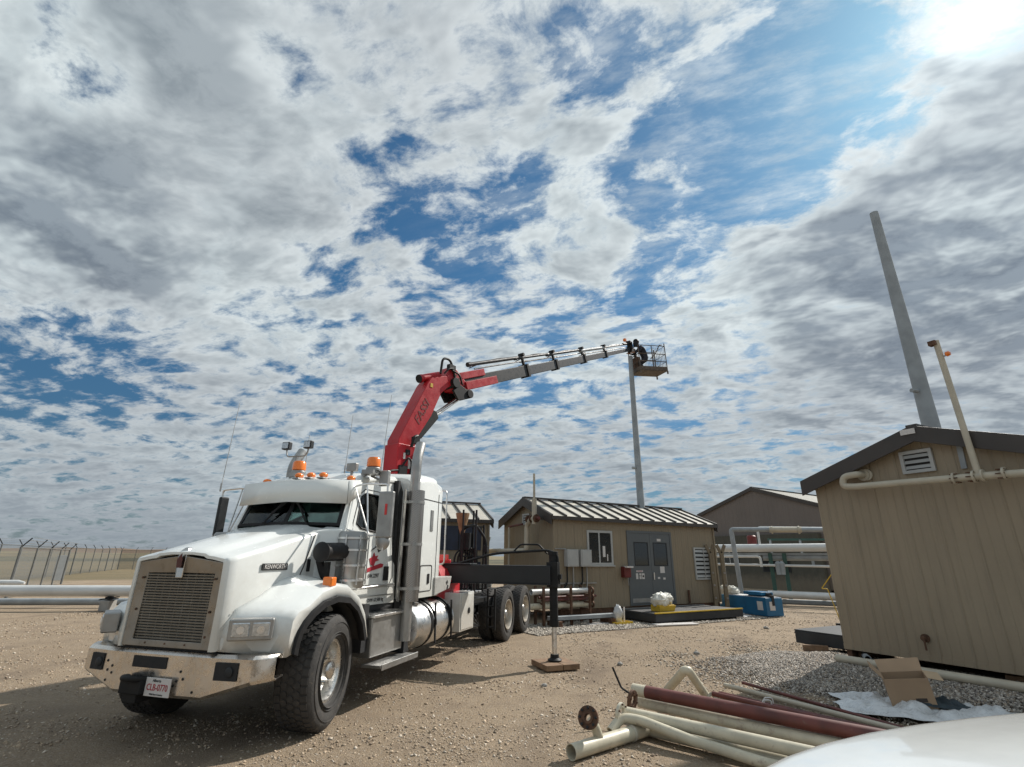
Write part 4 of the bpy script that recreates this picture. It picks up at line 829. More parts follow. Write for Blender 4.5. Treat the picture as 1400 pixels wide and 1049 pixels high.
# stabiliser beams and legs
for s in (1, -1):
    ye = 2.80 if s > 0 else 2.2
    sb = B(); sb.span((-3.84, s * .45, 1.30), (-4.16, s * (ye - .02), 1.60)); sb.span((-3.81, s * .45, 1.285), (-4.19, s * (ye - .02), 1.30)); sb.span((-3.81, s * .45, 1.601), (-4.19, s * 1.3, 1.625)); sb = sb.build('stabiliser_beam', 'dgrey', truck, bevel=.008)
    b = B(); b.tube([(-4.0, s * ye, 1.84), (-4.0, s * ye, .62)], .072, 20); b.span((-3.9, s * ye - .1, 1.25), (-4.1, s * ye + .1, 1.66)); b.lathe((-4.0, s * ye, .62), (0, 0, 1), [(0, .085), (.1, .085)], 16); b.lathe((-4.0, s * ye, 1.78), (0, 0, 1), [(0, .09), (.06, .09), (.06, .001)], 16); lg = b.build('stabiliser_leg', 'black', truck, bevel=.004)
    B().tube([(-4.0, s * ye, .64), (-4.0, s * ye, .17)], .045, 16).build('jack_rod', 'alu', lg)
    B().lathe((-4.0, s * ye, 0), (0, 0, 1), [(.096, .0001), (.096, .11), (.12, .12), (.15, .075), (.20, .07), (.20, .0001)], 24).build('foot_pad', 'black', lg)
    b = B(); b.tube(bend([(-4.0, s * 1.0, 1.62), (-4.0, s * 1.7, 1.80), (-4.0, s * (ye - .1), 1.86), (-4.0, s * (ye + .08), 1.80), (-4.0, s * (ye + .10), 1.3)], .18), .022, 8); b.tube(bend([(-4.08, s * (ye - .75), 1.84), (-4.08, s * (ye - .62), 1.96), (-4.08, s * (ye - .28), 1.96), (-4.08, s * (ye - .12), 1.80)], .04), .016, 8); b.box((-4.0, s * (ye + .1), 1.42), (.12, .1, .08)); b.build('hydraulic_hose', 'black', lg, smooth=50)
b = B(); b.span((-3.35, -.9, 1.02), (-4.35, .9, 1.28)); b.prism([(-3.45, .3, 1.28), (-3.45, .95, 1.30), (-3.45, .85, 1.52), (-3.45, .55, 1.72), (-3.45, .2, 1.75)], (-.85, 0, 0)); b.span((-3.4, -.95, 1.28), (-4.3, -.3, 1.6)); b.lathe((-3.4, .62, 1.78), (1, .2, 0), [(0, .001), (0, .11), (.1, .11), (.1, .001)], 16)
b.tube([(-3.5, .5, 1.66), (-3.5, 1.05, 1.66)], .035, 8); cbse = b.build('crane_base', 'red', truck, bevel=.015)
b = B(); b.lathe((KX, KY, 0), (0, 0, 1), [(1.25, .001), (1.25, .42), (1.55, .42), (1.6, .34), (2.1, .30), (3.0, .27), (3.0, .001)], 28); b.build('slewing_column', 'red', truck, smooth=40)
B().box((-3.42, .95, 1.72), (.05, .16, .10)).build('warning_lamp', 'redlens', cbse, bevel=.01)
b = B(); b.span((-3.3, -.95, 1.3), (-3.6, -.5, 2.4)); b.build('oil_tank', 'dgrey', truck, bevel=.03)
hd = CB(); hd.prism([(-.24, -.21, 2.9), (.22, -.21, 2.9), (.24, -.21, 3.45), (.20, -.21, 3.86), (-.26, -.21, 3.86), (-.26, -.21, 3.4)], (0, .42, 0)); hd = hd.build('boom_head', 'red', truck, bevel=.02)
b = CB(); b.cyl((.0, -.28, 3.15), (.0, .28, 3.15), .09, 16); b.box((.22, -.23, 3.35), (.10, .06, .75)); b.tube(bend([(.1, -.25, 3.2), (.22, -.30, 3.6), (.16, -.26, 3.95)], .1), .025, 8); b.box((-.12, -.23, 3.25), (.20, .05, .34)); b.box((-.02, -.225, 3.70), (.10, .04, .10)); b.tube(bend([(-.15, -.24, 3.4), (-.05, -.30, 3.6), (.08, -.26, 3.5), (.05, -.25, 3.2)], .08), .018, 8); b.tube(bend([(-.3, -.3, 3.3), (-.55, -.32, 3.25), (-.6, -.3, 2.95), (-.3, -.3, 2.8)], .1), .022, 8); b.box((.10, -.30, 3.95), (.16, .08, .14)); b.tube(bend([(.0, -.3, 3.8), (.0, -.36, 4.0), (.12, -.32, 4.05)], .05), .03, 8); b.build('valve_block', 'black', hd, smooth=40)
CB().box((.08, -.217, 3.48), (.12, .012, .20)).build('decal', 'plate', hd); CB().box((-.09, -.217, 3.62), (.05, .012, .12)).build('decal', 'plate', hd); CB().box((.55, -.185, 5.28), (.07, .008, .09)).build('decal', 'yellow', hd)
mb = CB(); mb.prism([(-.23, -.18, 3.80), (-.23, -.18, 3.95), (.44, -.18, 5.30), (.56, -.18, 5.47), (.95, -.18, 5.62), (1.14, -.18, 5.66), (1.24, -.18, 5.50), (1.05, -.18, 5.36), (.86, -.18, 5.18), (.60, -.18, 4.60), (.27, -.18, 4.09), (.18, -.18, 3.80)], (0, .36, 0)); mb = mb.build('main_boom', 'red', truck, bevel=.015)
b = CB(); b.tube([(.36, 0, 5.42), (.92, 0, 5.66)], .085, 16); b.cyl((.34, 0, 5.41), (.40, 0, 5.435), .095, 16); b.build('boom_cap', 'red', mb)
b = CB(); b.cyl((.325, 0, 5.403), (.362, 0, 5.42), .093, 16); b.build('cap_plug', 'black', mb)
text('boom_letters', 'FASSI', .26, 'redbox', mb, cxf @ face_mat((.33, -.184, 4.62), (.45, 0, .89), (-.89, 0, .45)), sx=1.0, shear=.25)
b = CB(); b.prism([(.25, -.13, 4.0), (.42, -.13, 4.08), (.88, -.13, 4.62), (.80, -.13, 4.76), (.62, -.13, 4.78), (.44, -.13, 4.40)], (0, .26, 0)); cy = b.build('lift_cylinder', 'black', mb, bevel=.02)
b = CB()
for y in (-.09, .09): b.tube([(.80, y, 4.66), (1.68, y, 5.34)], .028, 10)
b.build('piston_rod', 'alu', cy)
lk = CB(); lk.prism([(1.18, -.23, 5.34), (1.36, -.23, 5.14), (1.50, -.23, 5.18), (1.70, -.23, 5.26), (1.84, -.23, 5.34), (1.80, -.23, 5.50), (1.62, -.23, 5.46), (1.42, -.23, 5.52)], (0, .06, 0)); lk.prism([(1.18, .17, 5.34), (1.36, .17, 5.14), (1.50, .17, 5.18), (1.70, .17, 5.26), (1.84, .17, 5.34), (1.80, .17, 5.50), (1.62, .17, 5.46), (1.42, .17, 5.52)], (0, .06, 0))
lk.cyl((1.74, -.26, 5.38), (1.74, .26, 5.38), .10, 16); lk.cyl((1.24, -.27, 5.52), (1.24, .27, 5.52), .12, 20); lk.build('linkage', 'black', truck, bevel=.008)
elb = CB(); elb.prism([(.98, -.15, 5.60), (1.16, -.15, 5.92), (1.34, -.15, 5.90), (1.78, -.15, 5.62), (1.70, -.15, 5.44), (1.28, -.15, 5.36)], (0, .30, 0)); elb = elb.build('elbow', 'red', truck, bevel=.02)
b = CB(); b.tube(bend([(.78, -.2, 5.62), (.80, -.22, 6.0), (1.05, -.2, 6.04), (1.20, -.16, 5.9), (1.3, -.16, 5.6)], .16), .028, 8); b.tube(bend([(.90, -.2, 5.66), (1.0, -.24, 5.8), (1.18, -.2, 5.86)], .08), .02, 8); b.box((1.15, -.16, 5.88), (.2, .1, .12)); b.tube(bend([(1.15, -.2, 5.8), (1.35, -.24, 5.75), (1.5, -.2, 5.55)], .08), .022, 8); b.build('hydraulic_hose', 'black', elb, smooth=50)
for k in range(5): CB().cyl((1.22 + .1 * k, -.165, 5.80 - .06 * k), (1.22 + .1 * k, -.15, 5.80 - .06 * k), .022, 8).build('bolt', 'black', elb)
# telescopic boom: axis frame
A0 = Vector((1.55, 0, 5.60)); A1 = Vector((11.72, 0, 9.98)); ax = (A1 - A0).normalized(); an = Vector((-ax.z, 0, ax.x)); LB = (A1 - A0).length
def TBp(t, h, y=0): return A0 + ax * t + an * h + Vector((0, y, 0))
def tbeam(b, t0, t1, h0, h1, w): b.prism([TBp(t0, h0, -w / 2), TBp(t1, h0, -w / 2), TBp(t1, h1, -w / 2), TBp(t0, h1, -w / 2)], (0, w, 0)); return b
tb = bpy.data.objects.new('telescopic_boom', None); col.objects.link(tb); tb.parent = truck
tbeam(CB(), .1, 1.35, -.17, .03, .37).build('boom_shroud', 'red', tb, bevel=.012)
tbeam(CB(), .0, .95, .10, .27, .30).build('boom_shroud', 'red', tb, bevel=.012)
segs = [(.15, 3.0, .155, .24), (2.9, 4.72, .135, .21), (4.6, 6.72, .12, .18), (6.6, 8.55, .10, .15), (8.4, 11.05, .075, .12)]
for i, (t0, t1, h, w) in enumerate(segs):
    sg = tbeam(CB(), t0, t1, -h, h, w).build('boom_section', 'dgrey' if i < 1 else 'boomg', tb, bevel=.012)
    b = CB(); tbeam(b, t1 - .10, t1, -h - .035, h + .03, w + .06); tbeam(b, t1 - .06, t1 - .0, h + .02, h + .34 - .03 * i, .07); b.cyl(TBp(t1 - .03, h + .32 - .03 * i, -.09), TBp(t1 - .03, h + .32 - .03 * i, .09), .05, 12); b.build('section_collar', 'black', sg, bevel=.006)
ramt = [(.55, 2.95, .44, .050), (2.6, 4.70, .40, .040), (4.35, 6.70, .36, .045), (6.6, 8.5, .30, .055), (8.5, 10.6, .27, .03)]
for i, (t0, t1, h, r) in enumerate(ramt):
    b = CB(); b.tube([TBp(t0, h), TBp(t1, h - .03)], r, 14); b.tube([TBp(t0 - .02, h), TBp(t0 + .08, h)], r + .012, 14)
    b.build('extension_ram', 'galv' if i == 3 else 'dgrey', tb, smooth=40)
    b = CB(); b.tube([TBp(t0 + .2, h - .13), TBp(t1 + .25, h - .15)], .018, 8); b.tube(bend([TBp(t0 + .1, h - .08, .07), TBp(t0 + (t1 - t0) * .5, h + .07, .09), TBp(t1, h - .02, .07)], .5), .013, 6); b.build('ram_rod', 'boomg' if i % 2 == 0 else 'black', tb, smooth=40)
b = CB(); tbeam(b, 11.0, 11.25, -.14, .20, .16); b.box(TBp(11.1, .28), (.22, .2, .1)); b.tube([TBp(10.4, .27), TBp(11.2, .22)], .045, 10); b.build('boom_tip', 'black', tb, bevel=.01)
B(cxf).box(TBp(10.72, .42), (.12, .12, .12)).build('tip_lamp', 'amber', tb, bevel=.02)
# man basket
BKW = Vector((5.66, 19.62, 8.98)); bk_rz = R(-14); bk_t = Matrix.Rotation(R(2.0), 4, 'X') @ Matrix.Rotation(R(-4), 4, 'Y')
bkx = Matrix.Translation(Vector((TX, TY, 0)) * 0) @ (Matrix.Rotation(-TA, 4, 'Z') @ Matrix.Translation(Vector((-TX, -TY, 0))) @ Matrix.Translation(BKW) @ Matrix.Rotation(bk_rz + R(30), 4, 'Z') @ bk_t)
bw, bd_, bh = .62, .40, 1.08
b = MB(bkx); b.box((0, 0, .02), (bw * 2, bd_ * 2, .05)); b.box((0, -bd_, .10), (bw * 2, .03, .16)); b.box((0, bd_, .10), (bw * 2, .03, .16)); b.box((-bw, 0, .1), (.03, bd_ * 2, .16)); b.box((bw, 0, .1), (.03, bd_ * 2, .16))
for x in (-bw, bw):
    for y in (-bd_, bd_): b.box((x, y, -.06), (.05, .05, .12))
b.build('basket_floor', 'basket', tb, bevel=.005)
b = MB(bkx)
for z in (.4, .72, bh): b.tube([(-bw, -bd_, z), (bw, -bd_, z), (bw, bd_, z), (-bw, bd_, z), (-bw, -bd_, z)], .017, 8)
for x in (-bw, 0, bw):
    for y in (-bd_, bd_): b.tube([(x, y, 0), (x, y, bh + (.12 if x > 0 else 0))], .02, 8)
for x in np.linspace(-bw, bw, 19)[1:-1]: b.bar((x, bd_, .05), (x, bd_, .9), .009); 
for x in np.linspace(.05, bw, 9): b.bar((x, -bd_, .05), (x, -bd_, 1.0), .009)
for y in np.linspace(-bd_, bd_, 9): b.bar((-bw, y, .05), (-bw, y, .72), .007); b.bar((bw, y, .05), (bw, y, .9), .007)
b.tube(bend([(-.1, -bd_ - .03, .5), (.15, -bd_ - .06, .75), (.35, -bd_ - .05, bh + .02), (.5, -bd_, bh + .05)], .1), .02, 8)
b.build('basket_rail', 'basket', tb, smooth=40)
b = MB(bkx); b.box((-.45, .15, .42), (.22, .4, .55)); b.build('basket_panel', 'rust', tb, bevel=.02)
ctl = MB(bkx); ctl.box((-.62, -.28, bh + .06), (.18, .16, .18)); ctl.build('control_box', 'black', tb, bevel=.01)
b = CB(); b.bar(TBp(11.2, 0), (12.05, -.05, 10.0), .10, .14); b.bar((12.0, -.05, 10.0), (12.1, -.1, 9.3), .10, .12); b.build('basket_arm', 'black', tb, bevel=.01)
# control stand and upright rack behind the crane
b = B()
for y0, x0 in ((.62, -5.1), (.74, -5.4), (.95, -5.5), (.88, -5.2)): b.bar((x0, y0, 1.05), (x0, y0, 2.40 if y0 > .9 else 2.70), .035)
b.bar((-5.1, .62, 2.36), (-5.5, .95, 2.36), .03); b.bar((-5.1, .62, 1.75), (-5.5, .95, 1.75), .03); b.bar((-5.4, .74, 1.3), (-5.4, .2, 1.3), .04)
b.tube(bend([(-5.2, .55, 1.1), (-5.2, .55, 2.3), (-5.35, .8, 2.42), (-5.5, 1.0, 2.1), (-5.5, 1.02, 1.1)], .12), .03, 8)
b.box((-5.3, .62, 2.05), (.2, .2, .35)); b.box((-5.45, 1.02, 1.9), (.12, .1, .12))
b.build('rear_rack', 'black', truck, bevel=.004)
b = B()
for k in range(6): b.tube(bend([(-5.1, .45 + .06 * k, 1.05), (-5.1 - .05 * k, .45 + .06 * k, 1.8), (-5.3, .6 + .05 * k, 1.95), (-5.4, .65 + .05 * k, 1.1)], .15), .022, 6)
b.build('rack_hose', 'black', truck, smooth=50)
b = B(); b.lathe((-5.5, .44, 0), (0, 0, 1), [(2.16, .03), (2.30, .07), (2.62, .15), (2.66, .155), (2.66, .001)], 12); fn = b.build('canvas_funnel', 'canvas', truck, smooth=20); B().tube([(-5.5, .44, 1.05), (-5.5, .44, 2.2)], .02, 8).build('funnel_stem', 'steel', fn)

# ------------------------------------------------------------------ buildings
def shed(name, label, loc, rz, L, W, z0, H, Hr, oh, wallm, roofm, trimm='trim', seams=14, fascia=.26, ov=.12, group=None):
    """gabled hut: x along the ridge, front wall at y=0, gable ends at x=0 and x=L"""
    t = thing(name, label, 'building', (*loc, 0), rz, group)
    Hm = Hr
    pts = [(0, 0, z0), (0, W, z0), (0, W, H), (0, W / 2, Hm - .05), (0, 0, H)]
    B().prism(pts, (L, 0, 0)).build('wall', wallm, t, smooth=0)
    sl_ = (Hr - H) / (W / 2); roof = None
    b = B()
    for s in (0, 1):
        y0, y1 = (-ov, W / 2) if s == 0 else (W + ov, W / 2); za = H - sl_ * ov + .03; zb = Hr + .03
        b.add([(-oh, y0, za), (L + oh, y0, za), (L + oh, y1, zb), (-oh, y1, zb), (-oh, y0, za - .04), (L + oh, y0, za - .04), (L + oh, y1, zb - .04), (-oh, y1, zb - .04)], [(0, 1, 2, 3), (7, 6, 5, 4), (0, 4, 5, 1), (0, 3, 7, 4), (1, 5, 6, 2), (3, 2, 6, 7)])
    roof = b.build('roof', roofm, t, smooth=0)
    for k in range(seams + 1):
        x = -oh + .03 + (L + 2 * oh - .06) * k / seams
        for s in (0, 1):
            y0, y1 = (-ov - .005, W / 2) if s == 0 else (W + ov + .005, W / 2); za = H - sl_ * ov + .06; zb = Hr + .06
            B().bar((x, y0, za), (x, y1, zb), .045, .05).build('roof_rib', trimm, roof, smooth=0)
    B().bar((-oh, W / 2, Hr + .075), (L + oh, W / 2, Hr + .075), .16, .05).build('ridge_cap', trimm, roof, smooth=0)
    for x in (-oh, L + oh - .04):
        b = B(); th = fascia
        b.prism([(x, -ov - .01, H - sl_ * ov + .045 - th), (x, -ov - .01, H - sl_ * ov + .075), (x, W / 2, Hr + .08), (x, W + ov + .01, H - sl_ * ov + .075), (x, W + ov + .01, H - sl_ * ov + .045 - th), (x, W / 2, Hr + .06 - th)], (.04 if x > 0 else -.03, 0, 0)); b.build('gable_trim', trimm, roof, smooth=0, bevel=.006)
    for y in (-ov - .012, W + ov + .012): B().box((L / 2, y, H - sl_ * ov - .01), (L + 2 * oh + .01, .025, .11)).build('eave_trim', trimm, roof, smooth=0)
    # soffit
    for y0, y1 in ((-ov, 0), (W, W + ov)): B().span((-oh, y0, H - sl_ * ov - .05), (L + oh, y1, H - sl_ * ov - .04)).build('soffit', trimm, roof, smooth=0)
    for x0, y0 in ((0, 0), (L, 0)): B().box((x0, y0 - .003 if 0 else y0, (z0 + H) / 2), (.07, .07, H - z0 - .02)).build('corner_trim', wallm, t, smooth=0)
    b = B(); b.span((.02, .02, z0 - .20), (L - .02, .10, z0)); b.span((.02, W - .1, z0 - .20), (L - .02, W - .02, z0))
    b.build('skid', 'rust', t)
    return t, roof
def louvre(t, c, w, h, axis='x', n=4, m='box', fm_='box'):
    """louvred vent: axis = outward direction"""
    f = B(); cx, cy, cz = c; d = .05
    def P(a, z, o): return (cx + a, cy - o, cz + z) if axis == '-y' else (cx - o, cy + a, cz + z)
    o_ = [P(-w / 2, -h / 2, d), P(w / 2, -h / 2, d), P(w / 2, h / 2, d), P(-w / 2, h / 2, d)]; i_ = [P(-w / 2 + .05, -h / 2 + .05, d), P(w / 2 - .05, -h / 2 + .05, d), P(w / 2 - .05, h / 2 - .05, d), P(-w / 2 + .05, h / 2 - .05, d)]
    f.frame(o_, i_, (0, d - .004, 0) if axis == '-y' else (d - .004, 0, 0)); f = f.build('vent', fm_, t, smooth=0)
    bk = B().prism([P(-w / 2 + .05, -h / 2 + .05, .008), P(w / 2 - .05, -h / 2 + .05, .008), P(w / 2 - .05, h / 2 - .05, .008), P(-w / 2 + .05, h / 2 - .05, .008)], (0, .004, 0) if axis == '-y' else (.004, 0, 0)).build('vent_opening', 'dark', f)
    for k in range(n):
        z = -h / 2 + .05 + (h - .1) * (k + .5) / n; hh = (h - .1) / n * .62
        a, b_ = P(-w / 2 + .05, z - hh / 2, .05), P(w / 2 - .05, z - hh / 2, .05); c_, d_ = P(w / 2 - .05, z + hh / 2, .02), P(-w / 2 + .05, z + hh / 2, .02)
        B().prism([a, b_, c_, d_], (0, .006, 0) if axis == '-y' else (.006, 0, 0)).build('louvre', m, f, smooth=0)
    return f

# small control hut
hut, hroof = shed('control_hut', 'small beige hut with pale ribbed roof, sliding window and grey double doors', (1.271, 15.636), R(29.607), 6.95, 3.03, .34, 2.93, 3.53, .14, 'wall', 'roofw', seams=14)
# window
w = B(); w.frame([(1.22, -.03, 1.54), (2.22, -.03, 1.54), (2.22, -.03, 2.56), (1.22, -.03, 2.56)], [(1.29, -.03, 1.61), (2.15, -.03, 1.61), (2.15, -.03, 2.49), (1.29, -.03, 2.49)], (0, .04, 0)); w = w.build('window', 'box', hut, smooth=0)
B().span((1.29, -.012, 1.61), (2.15, -.006, 2.49)).build('pane', 'wglass', w, smooth=0)
B().span((1.66, -.028, 1.61), (1.71, -.014, 2.49)).build('mullion', 'box', w, smooth=0)
B().span((1.82, -.016, 1.78), (1.92, -.013, 2.10)).build('paper_notice', 'plate', w); B().span((1.98, -.016, 1.66), (2.02, -.013, 1.86)).build('paper_notice', 'plate', w)
B().span((1.18, -.06, 1.50), (2.26, .0, 1.54)).build('sill', 'box', w)
# doors
df = B(); df.frame([(2.82, -.03, .36), (4.80, -.03, .36), (4.80, -.03, 2.60), (2.82, -.03, 2.60)], [(2.90, -.03, .40), (4.72, -.03, .40), (4.72, -.03, 2.53), (2.90, -.03, 2.53)], (0, .04, 0)); df = df.build('door_frame', 'door', hut, smooth=0)
for k, (xa, xb) in enumerate(((2.905, 3.805), (3.815, 4.715))):
    d = B(); wx = (xa + .22, xb - .12) if k == 0 else (xa + .15, xb - .18)
    d.frame([(xa, -.018, .41), (xb, -.018, .41), (xb, -.018, 2.525), (xa, -.018, 2.525)], [(wx[0], -.018, 1.55), (wx[1], -.018, 1.55), (wx[1], -.018, 2.22), (wx[0], -.018, 2.22)], (0, .012, 0)); d = d.build('door', 'door', hut, smooth=0)
    B().span((wx[0], -.014, 1.55), (wx[1], -.010, 2.22)).build('pane', 'wglass', d, smooth=0)
    b = B(); b.frame([(wx[0] - .03, -.024, 1.52), (wx[1] + .03, -.024, 1.52), (wx[1] + .03, -.024, 2.25), (wx[0] - .03, -.024, 2.25)], [(wx[0], -.024, 1.55), (wx[1], -.024, 1.55), (wx[1], -.024, 2.22), (wx[0], -.024, 2.22)], (0, .005, 0)); b.build('pane_trim', 'dgrey', d, smooth=0)
    B().box(((xa + xb) / 2, -.019, .50), (.86, .004, .12)).build('kick_plate', 'steel', d)
B().span((3.86, -.05, 1.10), (3.90, -.02, 1.32)).build('door_handle', 'alu', df, bevel=.008)
for (x, z, w_, h_, m_) in ((3.28, 1.36, .28, .05, 'plate'), (3.16, 1.21, .09, .17, 'plate'), (3.30, 1.21, .08, .17, 'plate'), (3.42, 1.21, .11, .17, 'plate'), (4.28, 1.40, .20, .20, 'plate'), (4.10, 1.15, .10, .06, 'plate'), (4.34, 1.13, .10, .06, 'plate'), (4.22, 2.33, .17, .08, 'plate')):
    B().box((x, -.021, z), (w_, .004, h_)).build('sign', m_, df)
fmh = lambda x, z: face_mat((x, -.024, z), (1, 0, 0), (0, 0, 1))
text('sign_letters', 'DANGER', .05, 'inkr', df, fmh(3.28, 1.36)); text('sign_letters', 'NO', .06, 'ink', df, fmh(3.30, 1.22)); B().lathe((3.42, -.024, 1.21), (0, -1, 0), [(0, .035), (.002, .035), (.002, .0001)], 16).build('sign_mark', 'ink', df)
# electrical boxes, conduits
for x in (.56, 1.05):
    bx = B().span((x - .21, -.20, 1.50), (x + .19, -.0, 1.98)).build('electrical_box', 'box', hut, bevel=.012); B().span((x - .17, -.208, 1.54), (x + .15, -.201, 1.94)).build('box_door', 'box', bx, bevel=.004)
for k, x in enumerate((.40, .62, .95, 1.12)):
    B().tube(bend([(x, -.08, 1.50), (x, -.08, 1.05), (x - .12 + .1 * (k % 2), -.08, .92), (x - .1, -.08, .40)], .08), .022, 8).build('conduit', 'steel' if k % 2 else 'black', hut)
B().span((.02, -.05, 1.02), (1.5, -.01, 1.06)).build('cable_tray', 'steel', hut); B().span((.0, -.05, 1.98), (.4, -.01, 2.01)).build('cable_tray', 'steel', hut)
# fire alarm box
rb = B().span((2.50, -.18, 1.18), (2.78, -.01, 1.50)).build('hose_reel_box', 'redbox', hut, bevel=.02); B().box((2.66, -.19, 1.49), (.26, .20, .05)).build('lamp_hood', 'plate', rb, bevel=.01); B().tube([(2.68, -.12, 1.18), (2.70, -.12, .95)], .018, 8).build('valve_pipe', 'steel', rb)
louvre(hut, (6.28, -.0, 1.60), .92, 1.05, '-y', 7)
B().span((6.27, -.056, 1.10), (6.30, -.050, 2.10)).build('vent_mullion', 'box', hut)
B().tube([(5.38, -.05, .36), (5.38, -.05, .76)], .035, 8).build('stub_pipe', 'rust', hut)
louvre(hut, (0, 1.52, 2.92), .42, .34, '-x', 3)
# gas vent on the gable: riser, elbow and sleeve to the left
v = B(); v.tube(bend([(-.38, 2.62, 1.94), (-.38, .92, 1.94), (-.38, .90, 2.72), (-.38, .62, 2.86), (-.38, .50, 2.86)], .14), .075, 14); v = v.build('vent_pipe', 'beigepipe', hut, smooth=50)
B().tube([(-.38, .46, 2.70), (-.38, .46, 3.45), (-.38, .46, 3.46), (-.38, .46, 4.22)], [.075, .075, .036, .034], 12).build('vent_stack', 'beigepipe', hut, smooth=40)
for y in (.34, .58, .80): B().lathe((-.38, y, 2.86), (0, 1, 0), [(-.02, .03), (-.02, .12), (.02, .12), (.02, .03)], 16).build('flange', 'rust', v)
B().tube([(-.38, .80, 2.86), (-.38, .20, 2.86)], .05, 12).build('valve_body', 'oxide', v)
B().bar((-.05, .46, 2.86), (-.38, .46, 2.86), .06).build('pipe_bracket', 'steel', v)
B().tube(bend([(-.10, 2.40, 2.70), (-.16, 2.40, 2.68), (-.16, 2.40, .5)], .06), .035, 8).build('down_pipe', 'beigepipe', hut)
B().tube([(-.15, 2.42, 2.72), (-.15, 1.55, 2.76)], .035, 10).build('valve_line', 'oxide', hut)
# pipes stacked along the hut foot
def pile_pipe(name, label, p0, p1, r, m, wall=.012, group=None, cat='pipe', path=None, n=20):
    p0 = Vector(p0); pts = [Vector(p) - p0 for p in (path or [p0, p1])]
    if len(pts) == 2: pts = [pts[0] + (pts[1] - pts[0]) * k / 6 for k in range(7)]
    o = B().tube(pts, r, n, wall=wall).build(name, m, None, smooth=50); o.location = p0; return tag(o, label, cat, group)
hx = Matrix.Translation((1.271, 15.636, 0)) @ Matrix.Rotation(R(29.607), 4, 'Z')
def H(x, y, z): return hx @ Vector((x, y, z))
pile_pipe('pipe', 'thick white pipe topmost of the pipes stacked at the hut foot', H(-1.1, -.5, .86), H(.92, -.35, .86), .075, 'whitepipe')
pile_pipe('pipe', 'thick cream pipe lying low among the pipes stacked at the hut foot', H(-1.2, -.5, .50), H(.86, -.35, .50), .08, 'cream')
for k, z in enumerate((.72, .65)):
    pile_pipe('pipe', ['upper thin rust red pipe between the thick pipes at the hut foot', 'lower thin rust red pipe between the thick pipes at the hut foot'][k], H(-.9 + .1 * k, -.56, z), H(1.15 - .1 * k, -.42, z), .032, 'oxide', .008)
t = thing('pipe_rack', 'low rusty rack holding the pipes at the foot of the small hut', 'rack', H(0, -.45, 0), R(29.6))
for x in (-.8, .1, .75):
    b = B(); b.bar((x, .22, 0), (x, .22, 1.0), .06); b.bar((x, -.2, 0), (x, -.2, 1.0), .06); b.bar((x, -.2, .38), (x, .22, .38), .05); b.bar((x, -.2, .57), (x, .22, .57), .05); b.bar((x, -.2, .76), (x, .22, .76), .05); b.build('frame', 'rust', t)
b = B()
for k in range(3): b.lathe((.98, 0, .50 + .18 * k), (1, 0, 0), [(-.02, .05), (-.02, .10), (.02, .10), (.02, .05)], 14)
b.build('flange', 'rust', t)
o = B().box((0, 0, .0), (2.2, .20, .10)).build('beam', 'galv', None, bevel=.01); o.location = H(.4, -.75, .22); o.rotation_euler = (0, 0, R(29.6)); tag(o, 'grey steel beam lying along the foot of the small hut', 'beam')
for x in (-.5, 1.3):
    o = B().box((0, 0, .08), (.16, .5, .16)).build('timber_block', 'rust', None, bevel=.01); o.location = H(x, -.72, 0); o.rotation_euler = (0, 0, R(29.6)); tag(o, ['brown block under the left end of the grey beam', 'brown block under the right end of the grey beam'][x > 0], 'block')

# hut behind the truck
rear, rroof = shed('storage_hut', 'beige hut with pale ribbed roof and dark openings seen behind the truck deck', (-6.05, 15.55), R(20), 5.65, 3.0, .32, 2.92, 3.52, .14, 'wall', 'roofw', seams=12)
for x in (2.5, 4.0):
    d = B().span((x, -.03, 1.95), (x + 1.4, -.005, 2.70)).build('window', 'navy', rear, bevel=.006); B().span((x + .62, -.036, 1.95), (x + .66, -.031, 2.62)).build('mullion', 'black', d)
    d = B().span((x, -.035, .4), (x + 1.4, -.005, 1.6)).build('door', 'navy', rear, bevel=.006); B().span((x + 1.18, -.06, 1.0), (x + 1.22, -.036, 1.15)).build('door_handle', 'steel', d)
B().span((2.5, -.03, 1.62), (3.3, -.01, 1.72)).build('cable_tray', 'box', rear)
B().lathe((5.72, .6, 2.35), (1, 0, -.3), [(0, .03), (.05, .03), (.08, .10), (.16, .12), (.16, .001)], 14).build('wall_lamp', 'plate', rear)
# pipes linking both huts
b = B(); b.tube(bend([H(-.38, 2.6, 1.94), H(-.38, 6.6, 1.94), H(-.38, 6.6, 0)], .1), .085, 14); o = b.build('overhead_pipe', 'beigepipe', None, smooth=50); tag(o, 'beige overhead gas pipe running level between the two beige huts', 'pipe')
b = B(); b.tube(bend([H(-.2, 3.4, 1.42), H(-.2, 9.0, 1.42)], .1), .07, 12); b.tube([H(-.2, 3.6, 0), H(-.2, 3.6, 1.42)], .05, 8); o = b.build('overhead_pipe', 'whitepipe', None, smooth=50); tag(o, 'lower white pipe crossing the gap between the two beige huts', 'pipe')

